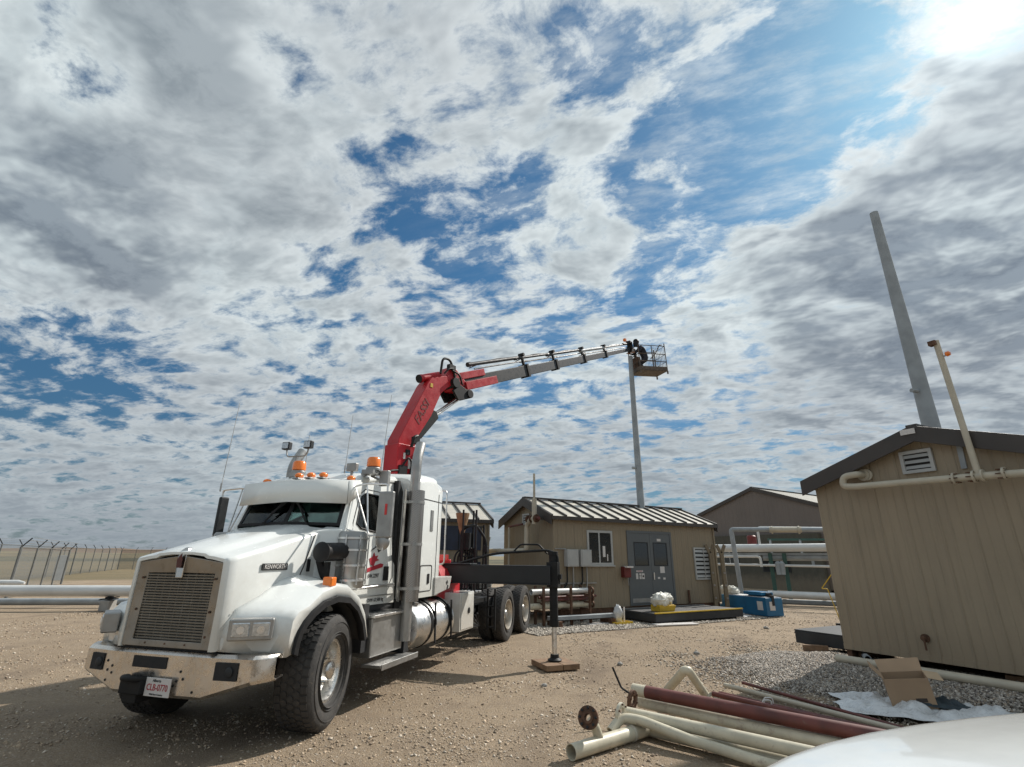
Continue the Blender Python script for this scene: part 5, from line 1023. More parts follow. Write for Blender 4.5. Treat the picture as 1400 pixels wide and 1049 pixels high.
# near building at the right: its gable end faces the truck; local x runs away from the truck
NW = 3.72; NU = Vector((.4648, -.8854, 0)); NA = Vector((5.75, 9.68, 0)); NO = NA + NU * NW
near, nroof = shed('compressor_building', 'large tan building with dark brown roof edge and bent cream pipe on its wall', (NO.x, NO.y), math.atan2(.4648, .8854), 9.0, NW, .30, 3.12, 3.72, .17, 'wall2', 'trim', seams=1, fascia=.24, ov=.14)
for o in list(nroof.children):
    if o.name.startswith('roof_rib'): bpy.data.objects.remove(o)
B().box((-.215, NW / 2 + .05, 3.705), (.008, .21, .085)).build('maker_plate', 'plate', nroof)
def N(u, z, o): return (-o, NW - u, z)   # point on the end wall: u from its left corner, z up, o outwards
louvre(near, N(1.76, 3.25, 0), .46, .36, '-x', 3, 'box', 'box')
pv = B(); pv.tube(bend([N(.92, 3.14, .0), N(.92, 3.14, .24), N(.70, 3.12, .26), N(.66, 2.96, .26), N(.85, 2.93, .26), N(2.6, 2.885, .26), N(3.9, 2.83, .26)], .12, 6), .055, 16); pv = pv.build('gas_pipe', 'beigepipe', near, smooth=50)
for u, z, o_ in ((.92, 3.14, .04), (.96, 3.14, .02)): B().lathe(N(u, z, o_), (1, 0, 0), [(-.02, .05), (-.02, .10), (.01, .10), (.01, .05)], 16).build('flange', 'beigepipe', pv)
for u in (2.28, 2.52, 2.62, 2.86): B().lathe(N(u, 2.89, .26), (0, 1, 0), [(-.014, .05), (-.014, .088), (.014, .088), (.014, .05)], 16).build('flange', 'beigepipe', pv)
for u in (2.30, 2.50, 2.84):
    b = B()
    for a in range(6): b.cyl(N(u + .04, 2.89 + .07 * math.sin(a * 1.05), .26 + .07 * math.cos(a * 1.05)), N(u - .06, 2.89 + .07 * math.sin(a * 1.05), .26 + .07 * math.cos(a * 1.05)), .009, 6)
    b.build('flange_bolts', 'rust', pv)
rs_ = B().tube([N(2.57, 2.88, .26), N(2.52, 5.02, .26)], .042, 14, wall=.006).build('relief_stack', 'beigepipe', near, smooth=50)
B().box(N(2.49, 4.98, .30), (.10, .10, .07)).build('stack_cap', 'rust', rs_)
B().bar(N(2.53, 4.74, .26), N(2.66, 4.76, .26), .02).build('lamp_stay', 'steel', rs_); B().lathe(N(2.59, 4.76, .26), (0, -1, .2), [(0, .02), (.015, .04), (.06, .036), (.075, .001)], 12).build('stack_lamp', 'amber', rs_)
B().bar(N(2.36, 3.5, .02), N(2.34, 3.05, .02), .07, .03).build('pipe_strap', 'galv', near)
b = B(); b.lathe(N(1.28, .62, 0), (-1, 0, 0), [(0, .06), (.03, .06), (.03, .035), (.10, .03), (.10, .001)], 12); b.tube(bend([N(1.28, .62, .08), N(1.30, .56, .1), N(1.30, .46, .1)], .03), .016, 6); b.build('hose_tap', 'rust', near)
B().span((-.012, .0, .30), (.0, NW, .38)).build('base_trim', 'wall2', near)
# ground pipe, post
def NWp(u, q, z): return NA + NU * u + Vector((-.8854, -.4648, 0)) * q + Vector((0, 0, z))
pile_pipe('pipe', 'long cream pipe lying on the gravel along the foot of the large tan building', NWp(.1, .42, .20), NWp(5.2, .30, .22), .062, 'beigepipe')
pile_pipe('pipe', 'short grey pipe stub poking from under the left corner of the tan building', NWp(.5, .25, .24), NWp(.1, -.35, .2), .05, 'galv')
for u in (.1, 2.2, 3.9):
    o = B().box((0, 0, 0), (.30, .30, .26)).build('timber_block', 'wood', None, bevel=.012); o.location = NWp(u, -.35, .12); o.rotation_euler = (0, 0, math.atan2(-.8854, .4648)); tag(o, {.1: 'timber block under the left corner of the large tan building', 2.2: 'timber block under the middle of the tan building end wall', 3.9: 'timber block under the far right of the tan building end wall'}[u], 'block')

# steel light poles
def pole(name, label, loc, h, r0, r1, tilt=0, ladder=False):
    t = thing(name, label, 'pole', (*loc, 0)); p = B(); n = 12
    p.tube([(0, 0, 0), (0, 0, h * .5), (0, 0, h)], [r0, (r0 + r1) / 2, r1], n); p = p.build('shaft', 'galv', t, smooth=60)
    B().lathe((0, 0, 0), (0, 0, 1), [(.0, r0 + .12), (.03, r0 + .12), (.03, r0)], 20).build('base_plate', 'galv', t)
    B().tube([(-r0 * .8, -r0 * .4, h * .52), (-r0 * 1.5, -r0 * .6, h * .52)], .05, 8).build('bracket', 'galv', t)
    B().box((r0 * .1, -r0 * .95, h * .30), (.10, .04, .34)).build('hand_hole_cover', 'dgrey', t)
    return t
az = R(14.1); pole('light_pole', 'bare grey steel pole behind the small hut, its top reaching the man basket', (math.sin(az) * 20, math.cos(az) * 20), 9.65, .17, .09)
az = R(40.5); pole('light_pole', 'thick bare grey steel pole rising high behind the large tan building', (math.sin(az) * 15, math.cos(az) * 15), 10.62, .24, .10)

# big building far behind
GL, GR = Vector((14.1, 38.9, 0)), Vector((18.85, 31.3, 0)); gu = (GR - GL).normalized(); gw = (GR - GL).length
gx = Vector((-gu.y, gu.x, 0))  # away from camera
if gx.y < 0: gx = -gx
big, bgr = shed('process_building', 'big taupe gabled building in the background behind the pipe rack', (GR.x, GR.y), math.atan2(gx.y, gx.x), 16, gw, .1, 4.9, 6.38, .10, 'bgwall', 'roofg', seams=2, fascia=.22, ov=.15)
def Gp(u, z, o): return (-o, gw - u, z)   # u from its left corner
for u0, u1, z0, z1, m_ in ((1.9, 3.1, 1.5, 2.3, 'wglass'), (4.9, 6.6, 1.1, 1.75, 'black')):
    f = B().prism([Gp(u0, z0, .03), Gp(u1, z0, .03), Gp(u1, z1, .03), Gp(u0, z1, .03)], (.03, 0, 0)).build('window' if m_ == 'wglass' else 'valve_cabinet', m_, big)
    B().frame([Gp(u0 - .07, z0 - .07, .04), Gp(u1 + .07, z0 - .07, .04), Gp(u1 + .07, z1 + .07, .04), Gp(u0 - .07, z1 + .07, .04)], [Gp(u0, z0, .04), Gp(u1, z0, .04), Gp(u1, z1, .04), Gp(u0, z1, .04)], (.03, 0, 0)).build('trim', 'dgrey', f)
    if m_ == 'black':
        for k in range(6): B().lathe(Gp(u0 + .2 + .26 * k, (z0 + z1) / 2 + .1 * (k % 2), .04), (-1, 0, 0), [(0, .08), (.03, .08), (.03, .001)], 10).build('gauge', 'plate', f)
    else:
        B().prism([Gp((u0 + u1) / 2 - .03, z0, .045), Gp((u0 + u1) / 2 + .03, z0, .045), Gp((u0 + u1) / 2 + .03, z1, .045), Gp((u0 + u1) / 2 - .03, z1, .045)], (.01, 0, 0)).build('mullion', 'box', f)

b = B(); b.span((-.5, .4, .0), (-.02, gw - .6, 3.3)); b.build('lower_wall', 'annex', big, smooth=0)
for c_ in list(big.children):
    if c_.name.startswith(('window', 'valve_cabinet')): c_.location.x -= .5

M['brownp'] = mat('brown_post_paint', (0.20, 0.16, 0.105), 0.6, var=0.15, dirt=0.2)

# ------------------------------------------------------------------ props around the hut
HR = R(29.607)
dk = thing('platform', 'low black steel platform with grey top lying before the grey double doors', 'platform', H(2.25, -1.62, 0), HR)
B().span((0, 0, .07), (3.7, 1.5, .27)).build('frame', 'cfrp', dk, bevel=.01); B().span((.03, .03, .272), (3.67, 1.47, .295)).build('grating', 'deckg', dk)
for y in (.015, 1.485): B().box((1.85, y, .30), (3.7, .05, .03)).build('edge_strip', 'yellow' if y < 1 else 'steel', dk)
for x in (.2, 1.8, 3.4):
    B().span((x, .2, 0), (x + .2, 1.3, .07)).build('bearer', 'wood', dk)
def flat(name, label, cat, loc, dims, rz, m, z=None, bevel=.006, rot=None, group=None):
    o = B().box((0, 0, dims[2] / 2), dims).build(name, m, None, bevel=bevel); o.location = loc; o.rotation_euler = (*(rot or (0, 0)), rz); return tag(o, label, cat, group)
flat('board', 'white board on the gravel under the front left edge of the black platform', 'board', H(2.75, -1.85, .02), (1.3, .35, .03), HR - .2, 'plate')
flat('board', 'small pale board beyond the right end of the black platform', 'board', H(6.35, -1.35, .015), (.55, .25, .04), HR + .3, 'plate')
flat('board', 'long pale plank lying between the black platform and the blue pump skid', 'board', H(6.7, -.6, .01), (1.6, .22, .05), HR - .35, 'plate')
flat('board', 'thin grey board lying flat left of the yellow tray', 'board', H(.9, -.75, .01), (.8, .28, .03), HR + .1, 'plate')
# bag in a yellow tub
t = thing('waste_bag', 'crumpled white plastic bag bulging out of a yellow tub on the black platform', 'bag', H(3.02, -1.15, .297), HR); t.scale = (.82, .82, .82)
b = B(); b.prism([(-.36, -.22, 0), (.36, -.22, 0), (.40, -.26, .20), (-.40, -.26, .20)], (0, .02, 0)); b.frame([(-.36, -.22, 0), (.36, -.22, 0), (.36, .22, 0), (-.36, .22, 0)], [(-.34, -.20, 0), (.34, -.20, 0), (.34, .20, 0), (-.34, .20, 0)], (0, 0, .22)); b.span((-.34, -.2, 0), (.34, .2, .02)); b.build('tub', 'yellow', t, bevel=.01)
def crumple(c, r, n, seed, amp, sc=(1, 1, 1), m='bag', name='bag', parent=None, zmin=None):
    b = B(); prof = 18; vs = []; fs = []
    for i in range(prof + 1):
        th = math.pi * i / prof
        for k in range(n):
            ph = 2 * math.pi * k / n; d = Vector((math.sin(th) * math.cos(ph), math.sin(th) * math.sin(ph), math.cos(th)))
            q = 1 + amp * (abs(mn.noise(d * 2.0 + Vector((seed, 0, 0)))) * 1.5 - .3) + amp * .28 * mn.noise(d * 5 + Vector((0, seed, 0))); p = Vector((d.x * sc[0], d.y * sc[1], d.z * sc[2])) * r * q + Vector(c)
            if zmin is not None: p.z = max(p.z, zmin + .002 * mn.noise(d * 9))
            vs.append(p)
    for i in range(prof):
        for k in range(n): fs.append((i * n + k, i * n + (k + 1) % n, (i + 1) * n + (k + 1) % n, (i + 1) * n + k))
    b.add(vs, fs); return b.build(name, m, parent, smooth=50)
crumple((-.08, -.02, .34), .36, 36, 3.3, .30, (1.0, .7, .75), parent=t, zmin=.02, name='bag_body'); crumple((.20, -.05, .40), .22, 28, 7.7, .34, (1, .8, .9), parent=t, zmin=.05, name='bag_knot')
t = thing('drip_tray', 'yellow tray with a clear plastic jug on the gravel left of the black platform', 'tray', H(1.55, -.95, .015), HR)
B().frame([(-.3, -.2, 0), (.3, -.2, 0), (.3, .2, 0), (-.3, .2, 0)], [(-.28, -.18, 0), (.28, -.18, 0), (.28, .18, 0), (-.28, .18, 0)], (0, 0, .06)).build('rim', 'yellow', t); B().span((-.28, -.18, .005), (.28, .18, .02)).build('tray_floor', 'yellow', t)
crumple((-.02, .05, .24), .22, 28, 9.9, .3, (.6, .5, 1.1), m='tarp', name='jug', parent=t, zmin=.02); B().tube([(.17, .02, .02), (.19, .02, .42)], .02, 8).build('wand', 'plate', t)
# blue pump skid
S = Vector((8.15, 17.5, 0)); e1 = (Vector((7.45, 19.3, 0)) - S); L1 = e1.length; rzS = math.atan2(e1.y, e1.x)
sk = thing('pump_skid', 'bright blue steel skid box beside the fork posts, right of the small hut', 'machine', S, rzS)
b = B(); b.prism([(0, 0, .04), (2.3, 0, .04), (2.3, 0, .20), (1.95, 0, .26), (1.95, 0, .58), (0, 0, .58)], (0, -.70, 0)); b.build('skid_box', 'blue', sk, bevel=.012)
B().span((.05, -.65, .585), (1.9, -.05, .60)).build('cover', 'plate', sk); b = B(); b.span((.25, -.62, .64), (1.0, -.1, .74)); b.span((.5, -.5, .60), (.9, -.2, .66)); b.build('top_box', 'blue', sk, bevel=.012)
B().box((.0 + .25, .004, .34), (.22, .01, .26)).build('notice', 'plate', sk); B().box((-.004, -.25, .34), (.01, .22, .26)).build('notice', 'plate', sk)
b = B(); b.cyl((.1, -.35, .65), (.45, -.35, .65), .07, 14); b.box((.05, -.3, .50), (.14, .1, .3)); b.build('motor', 'dgrey', sk)
crumple((1.7, -.3, .70), .22, 24, 4.2, .35, (1.2, .8, .7), parent=sk, zmin=.6, name='rag', m='bag')
# fork posts
for k, (x, y) in enumerate(((7.02, 18.75), (7.36, 18.62))):
    t = thing('pipe_support_post', ['left brown post with a forked top at the right corner of the small hut', 'right brown post with a forked top beside the blue skid'][k], 'post', (x, y, 0))
    B().bar((0, 0, 0), (0, 0, 1.95), .12, .12).build('post', 'brownp', t, bevel=.01)
    b = B(); b.bar((0, 0, 1.90), (-.14, 0, 2.22), .05, .1); b.bar((0, 0, 1.90), (.14, 0, 2.22), .05, .1); b.build('fork', 'brownp', t)
    for z in (.5, .9, 1.3): B().lathe((0, -.065, z), (0, -1, 0), [(0, .035), (.02, .035), (.02, .001)], 10).build('clip', 'steel', t)
# big pipe rack
def run(name, label, pts, r, m, cat='pipe', rad=.15, n=12, parent=None):
    o = B().tube(bend(pts, rad), r, n).build(name, m, parent, smooth=50)
    return tag(o, label, cat) if parent is None else o
dv = Vector((.905, -.425, 0)); nv = Vector((.425, .905, 0)); Q0 = Vector((9.63, 24.15, 0))
def Q(s, z, o=0): return Q0 + dv * s + nv * o + Vector((0, 0, z))
run('insulated_pipe', 'bright white insulated pipe, thickest of the rack behind the blue skid', [Q(-2.0, 2.21), Q(7, 2.28)], .165, 'whitepipe', n=20)
run('insulated_pipe', 'dull green grey pipe running just under the bright white rack pipe', [Q(1.6, 1.86, .3), Q(7, 1.88, .3)], .15, 'galv', n=20)
run('thin_pipe', 'thin pale pipe ending in a bend under the bright white rack pipe', [Q(-1.5, 1.88, -.1), Q(1.5, 1.88, -.1), Q(1.5, 1.45, -.1)], .055, 'whitepipe')
run('thin_pipe', 'lowest thin pale pipe crossing the rack above the distant window', [Q(-1.5, 1.55, -.05), Q(4.8, 1.50, -.05)], .05, 'whitepipe')
gp = run('header_pipe', 'pale goalpost pipe rising from the ground, bending right over the rack', [Q(.62, .1, -1.2), Q(.50, 2.98, -1.2), Q(6.5, 2.88, -1.2)], .095, 'galv', rad=.12)
for s in (2.1, 3.1, 4.4):
    B().tube([Q(s - .03, 2.955 - .01 * s, -1.2), Q(s + .03, 2.955 - .01 * s, -1.2)], .16, 14).build('flange', 'beigepipe', gp)
B().tube([Q(2.0, 2.945, -1.2), Q(3.2, 2.93, -1.2)], .115, 12).build('valve_body', 'beigepipe', gp)
run('thin_pipe', 'upper thin pipe with a short drop above the rack', [Q(1.55, 2.2, .1), Q(1.55, 3.12, .1), Q(4.9, 3.02, .1), Q(4.9, 2.6, .1)], .05, 'whitepipe')
o = B().lathe(Q(1.25, 0, .6), (0, 0, 1), [(2.2, .001), (2.2, .20), (2.75, .20), (2.80, .15), (2.80, .001)], 16).build('red_vessel', 'redbox', None, smooth=40); tag(o, 'small red cylinder standing behind the bright white rack pipe', 'vessel')
run('low_pipe', 'thick white pipe lying low on the ground right of the blue skid', [Q(1.6, .42, -1.2), Q(7, .36, -1.2)], .14, 'whitepipe', n=16)
run('low_pipe', 'second low pipe, greyer, lying under the thick white ground pipe', [Q(1.6, .14, -1.0), Q(7, .13, -1.0)], .10, 'galv', n=16)
rk = thing('rack_frame', 'steel pipe rack frame with dark green legs holding the white pipes', 'rack', Q(0, 0), math.atan2(dv.y, dv.x))
for s in (-.05, 1.9, 2.45, 5.6):
    b = B(); m_ = 'green' if s > 1 else 'galv'; b.bar((s, .15, 0), (s, .15, 2.02), .16 if s > 1 else .12); b.build('leg', m_, rk)
B().bar((-.3, .15, 1.98), (6, .15, 2.0), .08).build('beam', 'galv', rk); B().bar((1.9, .9, 2.62), (5.8, .9, 2.60), .09).build('beam', 'green', rk); B().bar((1.9, .9, 2.30), (5.8, .9, 2.28), .07).build('beam', 'green', rk)
for s in (2.0, 3.2, 4.6, 5.7): B().bar((s, .9, 2.0), (s, .9, 2.62), .09).build('rack_post', 'green' if s > 5 else 'galv', rk)
for s in (3.5, 5.0): B().bar((s, .05, 1.48), (s, .05, 1.72), .10).build('pipe_clamp', 'galv', rk)
for s in (2.1, 2.25): B().lathe((s + .05, -.05, 0), (0, 0, 1), [(1.15, .001), (1.15, .10), (1.6, .12), (1.7, .05), (1.7, .001)], 12).build('regulator', 'galv', rk)
crumple(Q(.1, .45, -1.0), .30, 22, 5.1, .35, (1.6, .8, .8), m='beigepipe', name='wrapped_bundle', zmin=.15); tag(bpy.data.objects['wrapped_bundle'], 'pale wrapped bundle heaped behind the blue skid', 'bundle')
# yellow stair rail
t = thing('stair_rail', 'thin yellow handrail beside the left corner of the large tan building', 'railing', (8.78, 14.72, 0))
b = B(); b.tube(bend([(0, 0, .15), (-.12, .15, 1.0), (-.22, .25, 1.0), (.05, -.1, 1.52)], .03), .013, 8); b.tube(bend([(0, 0, .5), (.16, -.1, .92)], .03), .012, 8); b.build('rail', 'yellow', t, smooth=50); B().box((0, 0, .08), (.25, .12, .16)).build('foot', 'black', t, bevel=.01)

# steps and blocks at the left corner of the near building
t = thing('step_platform', 'dark blue black box step on timber blocks at the left corner of the tan building', 'step', (6.12, 10.42, 0), math.atan2(-.8854, .4648) + R(90))
B().span((-.15, -.35, .20), (1.3, .78, .42)).build('step_box', 'cfrp', t, bevel=.012); B().span((-.15, -.35, .421), (1.3, .78, .44)).build('grating', 'cfrp', t)
for k, (x, y) in enumerate(((5.72, 10.55), (5.65, 10.15), (5.95, 9.95))):
    flat('timber_block', ['upper brown timber block leaning at the left end of the dark step', 'pale timber offcut on the gravel before the dark step', 'pale timber offcut nearest the tan building corner'][k], 'block', (x, y, .02 + .10 * (k == 0)), (.42, .14, .11 if k == 0 else .06), R(-25 + 10 * k), 'wood' if k == 0 else 'card2', bevel=.008)

# wooden pad under the stabiliser leg
pad_w = Vector((TX, TY, 0)) + Matrix.Rotation(TA, 3, 'Z') @ Vector((-4.0, 2.8, 0))
t = thing('stabiliser_pad', 'pair of square timber planks on the gravel under the truck stabiliser foot', 'pad', pad_w, TA + R(38))
for k in (0, 1): B().span((-.30, -.30 + .305 * k, .012), (.32, -.30 + .305 * k + .295, .095)).build('plank', 'wood', t, bevel=.006)

# loose pipes in the foreground
G_ = 'loose pipes heaped on the gravel'
p1 = thing('flanged_pipe', 'short open-ended cream pipe with a round dark flange standing on a neck, nearest the truck', 'pipe', (.56, 5.38, .075), 0, G_)
d = Vector((.94, .76, .0)).normalized(); ln = 1.35
B().tube([d * (ln * k / 6) for k in range(7)], .066, 24, wall=.006).build('pipe_body', 'cream', p1, smooth=50)
pn = d * .40; B().tube([pn, pn + Vector((-.05, -.03, .13)), pn + Vector((-.10, -.06, .20))], .045, 14).build('neck', 'cream', p1, smooth=50)
fc = pn + Vector((-.12, -.10, .23)); fa = Vector((-.45, -.85, .35)).normalized()
fl = B().lathe(fc, fa, [(-.02, .04), (0, .045), (0, .098), (.03, .098), (.03, .056), (.042, .052), (.042, .030), (-.02, .030)], 28).build('flange', 'rust', p1, smooth=40)
u = fa.orthogonal().normalized(); w = fa.cross(u)
for k in range(8):
    a = k * math.pi / 4; c = fc + (u * math.cos(a) + w * math.sin(a)) * .078; B().cyl(c + fa * .028, c + fa * .045, .012, 6).build('bolt', 'dark', fl)
B().lathe(d * .86, d, [(-.02, .067), (-.012, .074), (.012, .074), (.02, .067)], 24).build('weld_band', 'cream2', p1, smooth=50)
ends = (.012,)
pile_pipe('bent_pipe', 'cream pipe with a crooked elbow at its left end, frontmost of the pile', None and 0 or (1.01, 5.90, .12), 0, .046, 'cream', group=G_, path=bend([(1.01, 5.88, .10), (1.14, 5.97, .20), (1.32, 5.92, .19), (1.70, 5.60, .12), (2.2, 5.18, .07), (3.0, 4.50, .07)], .09, 6))
pile_pipe('pipe', 'pale cream pipe resting on top at the near side of the pile', (1.21, 6.15, .20), (3.2, 4.50, .18), .056, 'cream', group=G_)
pile_pipe('pipe', 'cream pipe half hidden low under the pale top pipe', (1.40, 6.11, .065), (3.1, 4.62, .065), .058, 'cream', group=G_)
rp = thing('pipe', 'thickest pipe of the pile, painted red brown with a bare cream end', 'pipe', (1.46, 6.81, .27), 0, G_)
v = Vector((3.40, 5.14, .25)) - Vector((1.46, 6.81, .27)); B().tube([v * (.065 + .935 * k / 6) for k in range(7)], .066, 24, wall=.008).build('painted_pipe', 'oxide', rp, smooth=50); B().tube([v * 0, v * .0649], .065, 24, wall=.010).build('bare_end', 'cream', rp, smooth=50)
pile_pipe('pipe', 'cream pipe with long rust stains directly under the red brown pipe', (1.54, 6.88, .13), (3.3, 5.20, .12), .062, 'cream2', group=G_)
for k, (x, y, z) in enumerate(((1.36, 6.42, .25), (1.14, 5.98, .24))):
    t = thing('pipe_flange', ['rusty flange with a bent handle at the left end of the stained pipe', 'ring flange standing at the left end of the pale top pipe'][k], 'flange', (x, y, z), 0)
    f = B().lathe((0, 0, 0), (-.76, .62, .1), [(-.015, .05), (-.015, .10 if k == 0 else .09), (.015, .10 if k == 0 else .09), (.015, .05)], 20, closed=True).build('ring', 'rust' if k == 0 else 'cream2', t, smooth=40)
    for q in range(6):
        a = q * 1.047; u = Vector((-.76, .62, .1)).normalized().orthogonal().normalized(); w = Vector((-.76, .62, .1)).normalized().cross(u); c = (u * math.cos(a) + w * math.sin(a)) * .078; ad = Vector((-.76, .62, .1)).normalized(); B().cyl(c - ad * .03, c + ad * .03, .009, 6).build('bolt', 'rust', f)
    if k == 0: B().tube(bend([(0, 0, .05), (-.10, .08, .10), (-.18, .12, .30)], .03), .012, 8).build('handle', 'black', t)
# under-pile support so nothing floats
for k, (x, y) in enumerate(((1.62, 6.45), (2.75, 5.45))):
    flat('timber_block', ['rough timber under the left end of the pipe pile', 'rough timber under the right end of the pipe pile'][k], 'block', (x, y, 0), (.10, .62, .055), R(-42 if 0 else 50 - 90 + 8), 'wood')
# upside-down V pipe
pile_pipe('elbow_pipe', 'cream pipe bent into an upside down V standing behind the pile', (2.05, 7.62, .06), 0, .052, 'cream', group=G_, path=bend([(2.05, 7.62, .06), (2.17, 7.10, .42), (2.22, 7.09, .42), (2.52, 7.38, .06)], .07, 6))
o = B().lathe((0, 0, 0), (.3, -.9, .3), [(-.012, .03), (-.012, .07), (.012, .07), (.012, .03)], 18, closed=True).build('pipe_flange', 'cream2', None, smooth=40); o.location = (2.55, 7.30, .07); tag(o, 'small pale flange lying at the right foot of the upside down V pipe', 'flange')
for k, (p0, p1_, r, m_, lb) in enumerate((((3.26, 8.05, .10), (4.3, 5.65, .08), .020, 'oxide', 'thin dark red pipe farthest back in the pile, by the grey gravel'),
    ((2.95, 7.90, .10), (4.12, 5.72, .10), .030, 'beigepipe', 'pale grey pipe lying just in front of the farthest red pipe'),
    ((2.56, 7.28, .13), (3.95, 5.42, .13), .030, 'oxide', 'dark red pipe just behind the thick red brown pipe'),
    ((2.70, 7.44, .10), (4.02, 5.62, .10), .026, 'oxide', 'dark red pipe in the gap between the grey pipe and its thicker red neighbours'),
    ((2.80, 7.62, .06), (4.05, 5.68, .06), .024, 'rust', 'rust brown pipe lowest among the thin back pipes'),
    ((3.24, 7.85, .05), (4.25, 5.6, .05), .016, 'oxide', 'thinnest red pipe lying beside the farthest red pipe'))):
    pile_pipe('thin_pipe', lb, p0, p1_, r, m_, .006, group='thin pipes at the back of the pile', n=12)
for k, (x, y) in enumerate(((3.02, 6.82), (3.09, 6.93))):
    o = B().tube(bend([(-.06, 0, .02), (-.05, 0, .17), (.05, 0, .17), (.06, 0, .02)], .03), .008, 6).build('pipe_clip', 'plate', None); o.location = (x, y, 0); tag(o, ['near white clip strapped over the thin red pipes', 'far white clip strapped over the thin red pipes'][k], 'clip')
# cardboard box on a plastic sheet
bx = thing('cardboard_box', 'open brown cardboard box tilted on the crumpled plastic sheet', 'box', (4.90, 7.05, .06), R(-30))
bx.rotation_euler = (R(5), R(-8), R(-30)); bx.scale = (1.12, 1.1, 1.15)
b = B(); b.frame([(-.20, -.15, 0), (.20, -.15, 0), (.20, .15, 0), (-.20, .15, 0)], [(-.194, -.144, 0), (.194, -.144, 0), (.194, .144, 0), (-.194, .144, 0)], (0, 0, .30)); b.span((-.194, -.144, 0), (.194, .144, .006)); b.build('box_body', 'card', bx, smooth=0)
B().prism([(-.20, .15, .30), (.20, .15, .30), (.21, .26, .40), (-.21, .26, .40)], (0, .004, .003)).build('flap', 'card', bx, smooth=0)
B().prism([(-.20, -.15, .30), (-.20, .15, .30), (-.29, .15, .42), (-.29, -.15, .42)], (.004, 0, .003)).build('flap', 'card', bx, smooth=0)
B().prism([(.20, -.15, .30), (.20, .15, .30), (.33, .16, .27), (.33, -.16, .27)], (0, 0, .004)).build('flap', 'card2', bx, smooth=0)
B().prism([(-.20, -.15, .30), (.20, -.15, .30), (.20, -.27, .24), (-.20, -.27, .24)], (0, 0, .004)).build('flap', 'card2', bx, smooth=0) if 0 else None
B().box((.08, -.152, .10), (.10, .003, .035)).build('printed_mark', 'tape', bx)
def sheet(name, label, cat, c, w, d, rz, m, amp, seed, n=44):
    b = B(); secs = []
    for i in range(n):
        row = []
        for j in range(n):
            x, y = (i / (n - 1) - .5), (j / (n - 1) - .5); e = 1 - .22 * mn.noise((math.atan2(y, x) * 1.6, seed, 0)) * 2 * max(abs(x), abs(y))
            X, Y = x * w * e, y * d * e
            z = .018 + amp * (abs(mn.noise((X * 3.1 + seed, Y * 3.1, 0))) + .55 * abs(mn.noise((X * 8 + seed, Y * 6, 2))) + .25 * abs(mn.noise((X * 17, Y * 15, seed)))) * min(1, 5 * (0.5 - max(abs(x), abs(y))) + .15); row.append((X, Y, z))
        secs.append(row)
    b.loft(secs); o = b.build(name, m, None, smooth=60); o.location = c; o.rotation_euler = (0, 0, rz); return tag(o, label, cat)
sheet('plastic_sheet', 'crumpled translucent plastic sheet spread on the grey gravel under the cardboard box', 'sheet', (4.98, 6.86, .03), 2.0, 1.0, R(-25), 'tarp', .15, 2.2)
sheet('dark_cloth', 'dark blue black cloth lying crumpled in front of the cardboard box', 'cloth', (5.08, 6.92, .09), .62, .34, R(-20), 'tarpdk', .10, 6.6)
flat('board', 'flat grey board on the crushed rock right of the cardboard box', 'board', (6.25, 7.75, .07), (.95, .26, .025), R(8), 'concrete')
# weeds and litter stones of size
for k, (x, y, s) in enumerate(((-2.3, 4.5, .03), (.5, 8.2, .035), (1.9, 9.8, .04), (3.6, 10.9, .05), (-5.9, 12.5, .06), (6.8, 14.8, .06))):
    o = crumple((0, 0, s * .4), s, 12, k * 3.1, .5, (1.2, 1, .7), m='concrete', name='loose_rock'); o.location = (x, y, 0); tag(o, ['fist-sized stone on the gravel before the truck bumper', 'stone on the gravel just left of the timber pad', 'stone on open gravel right of the timber pad', 'stone on gravel between the pile and the hut', 'pale stone on the gravel left of the truck, near the white pipeline', 'dark stone on the gravel before the blue skid'][k], 'stone')

# ------------------------------------------------------------------ pipeline and fence on the left
pl = thing('pipeline', 'long white elevated pipeline crossing behind the truck nose on short piers', 'pipeline', (-13.1, 17.9, 0), math.atan2(.5, 4.1))
B().tube([(-30, 0, .60), (-14, 0, .60), (4.5, 0, .60)], .17, 20).build('main_pipe', 'whitepipe', pl, smooth=50)
for x in (-17, -8.5, 0.05):
    s_ = B().span((x - .14, -.22, 0), (x + .14, .22, .32)).build('pier', 'concrete', pl, bevel=.02); b = B(); b.box((x, 0, .36), (.34, .40, .03)); b.box((x, 0, .40), (.1, .3, .06)); b.bar((x - .2, -.2, .34), (x + .25, .1, .42), .03); b.build('pipe_shoe', 'black', s_)
pl2 = thing('pipeline', 'lower grey pipeline running behind and below the long white one', 'pipeline', (-14.5, 18.75, 0), math.atan2(.5, 4.1))
B().tube([(-34, 0, .20), (5, 0, .20)], .11, 16).build('main_pipe', 'galv', pl2, smooth=50)
for x in (-16, -6, 2.2): B().span((x - .15, -.2, 0), (x + .15, .2, .10)).build('pier', 'rust', pl2)
o = B().tube([(-30, 16.6, .80), (-16.8, 18.6, .80), (-16.6, 18.63, .78)], [.08, .08, .04], 16).build('pipe_end', 'whitepipe', None, smooth=50); tag(o, 'white capped pipe end at the far left above the white pipeline', 'pipe')
b_ = R(0)
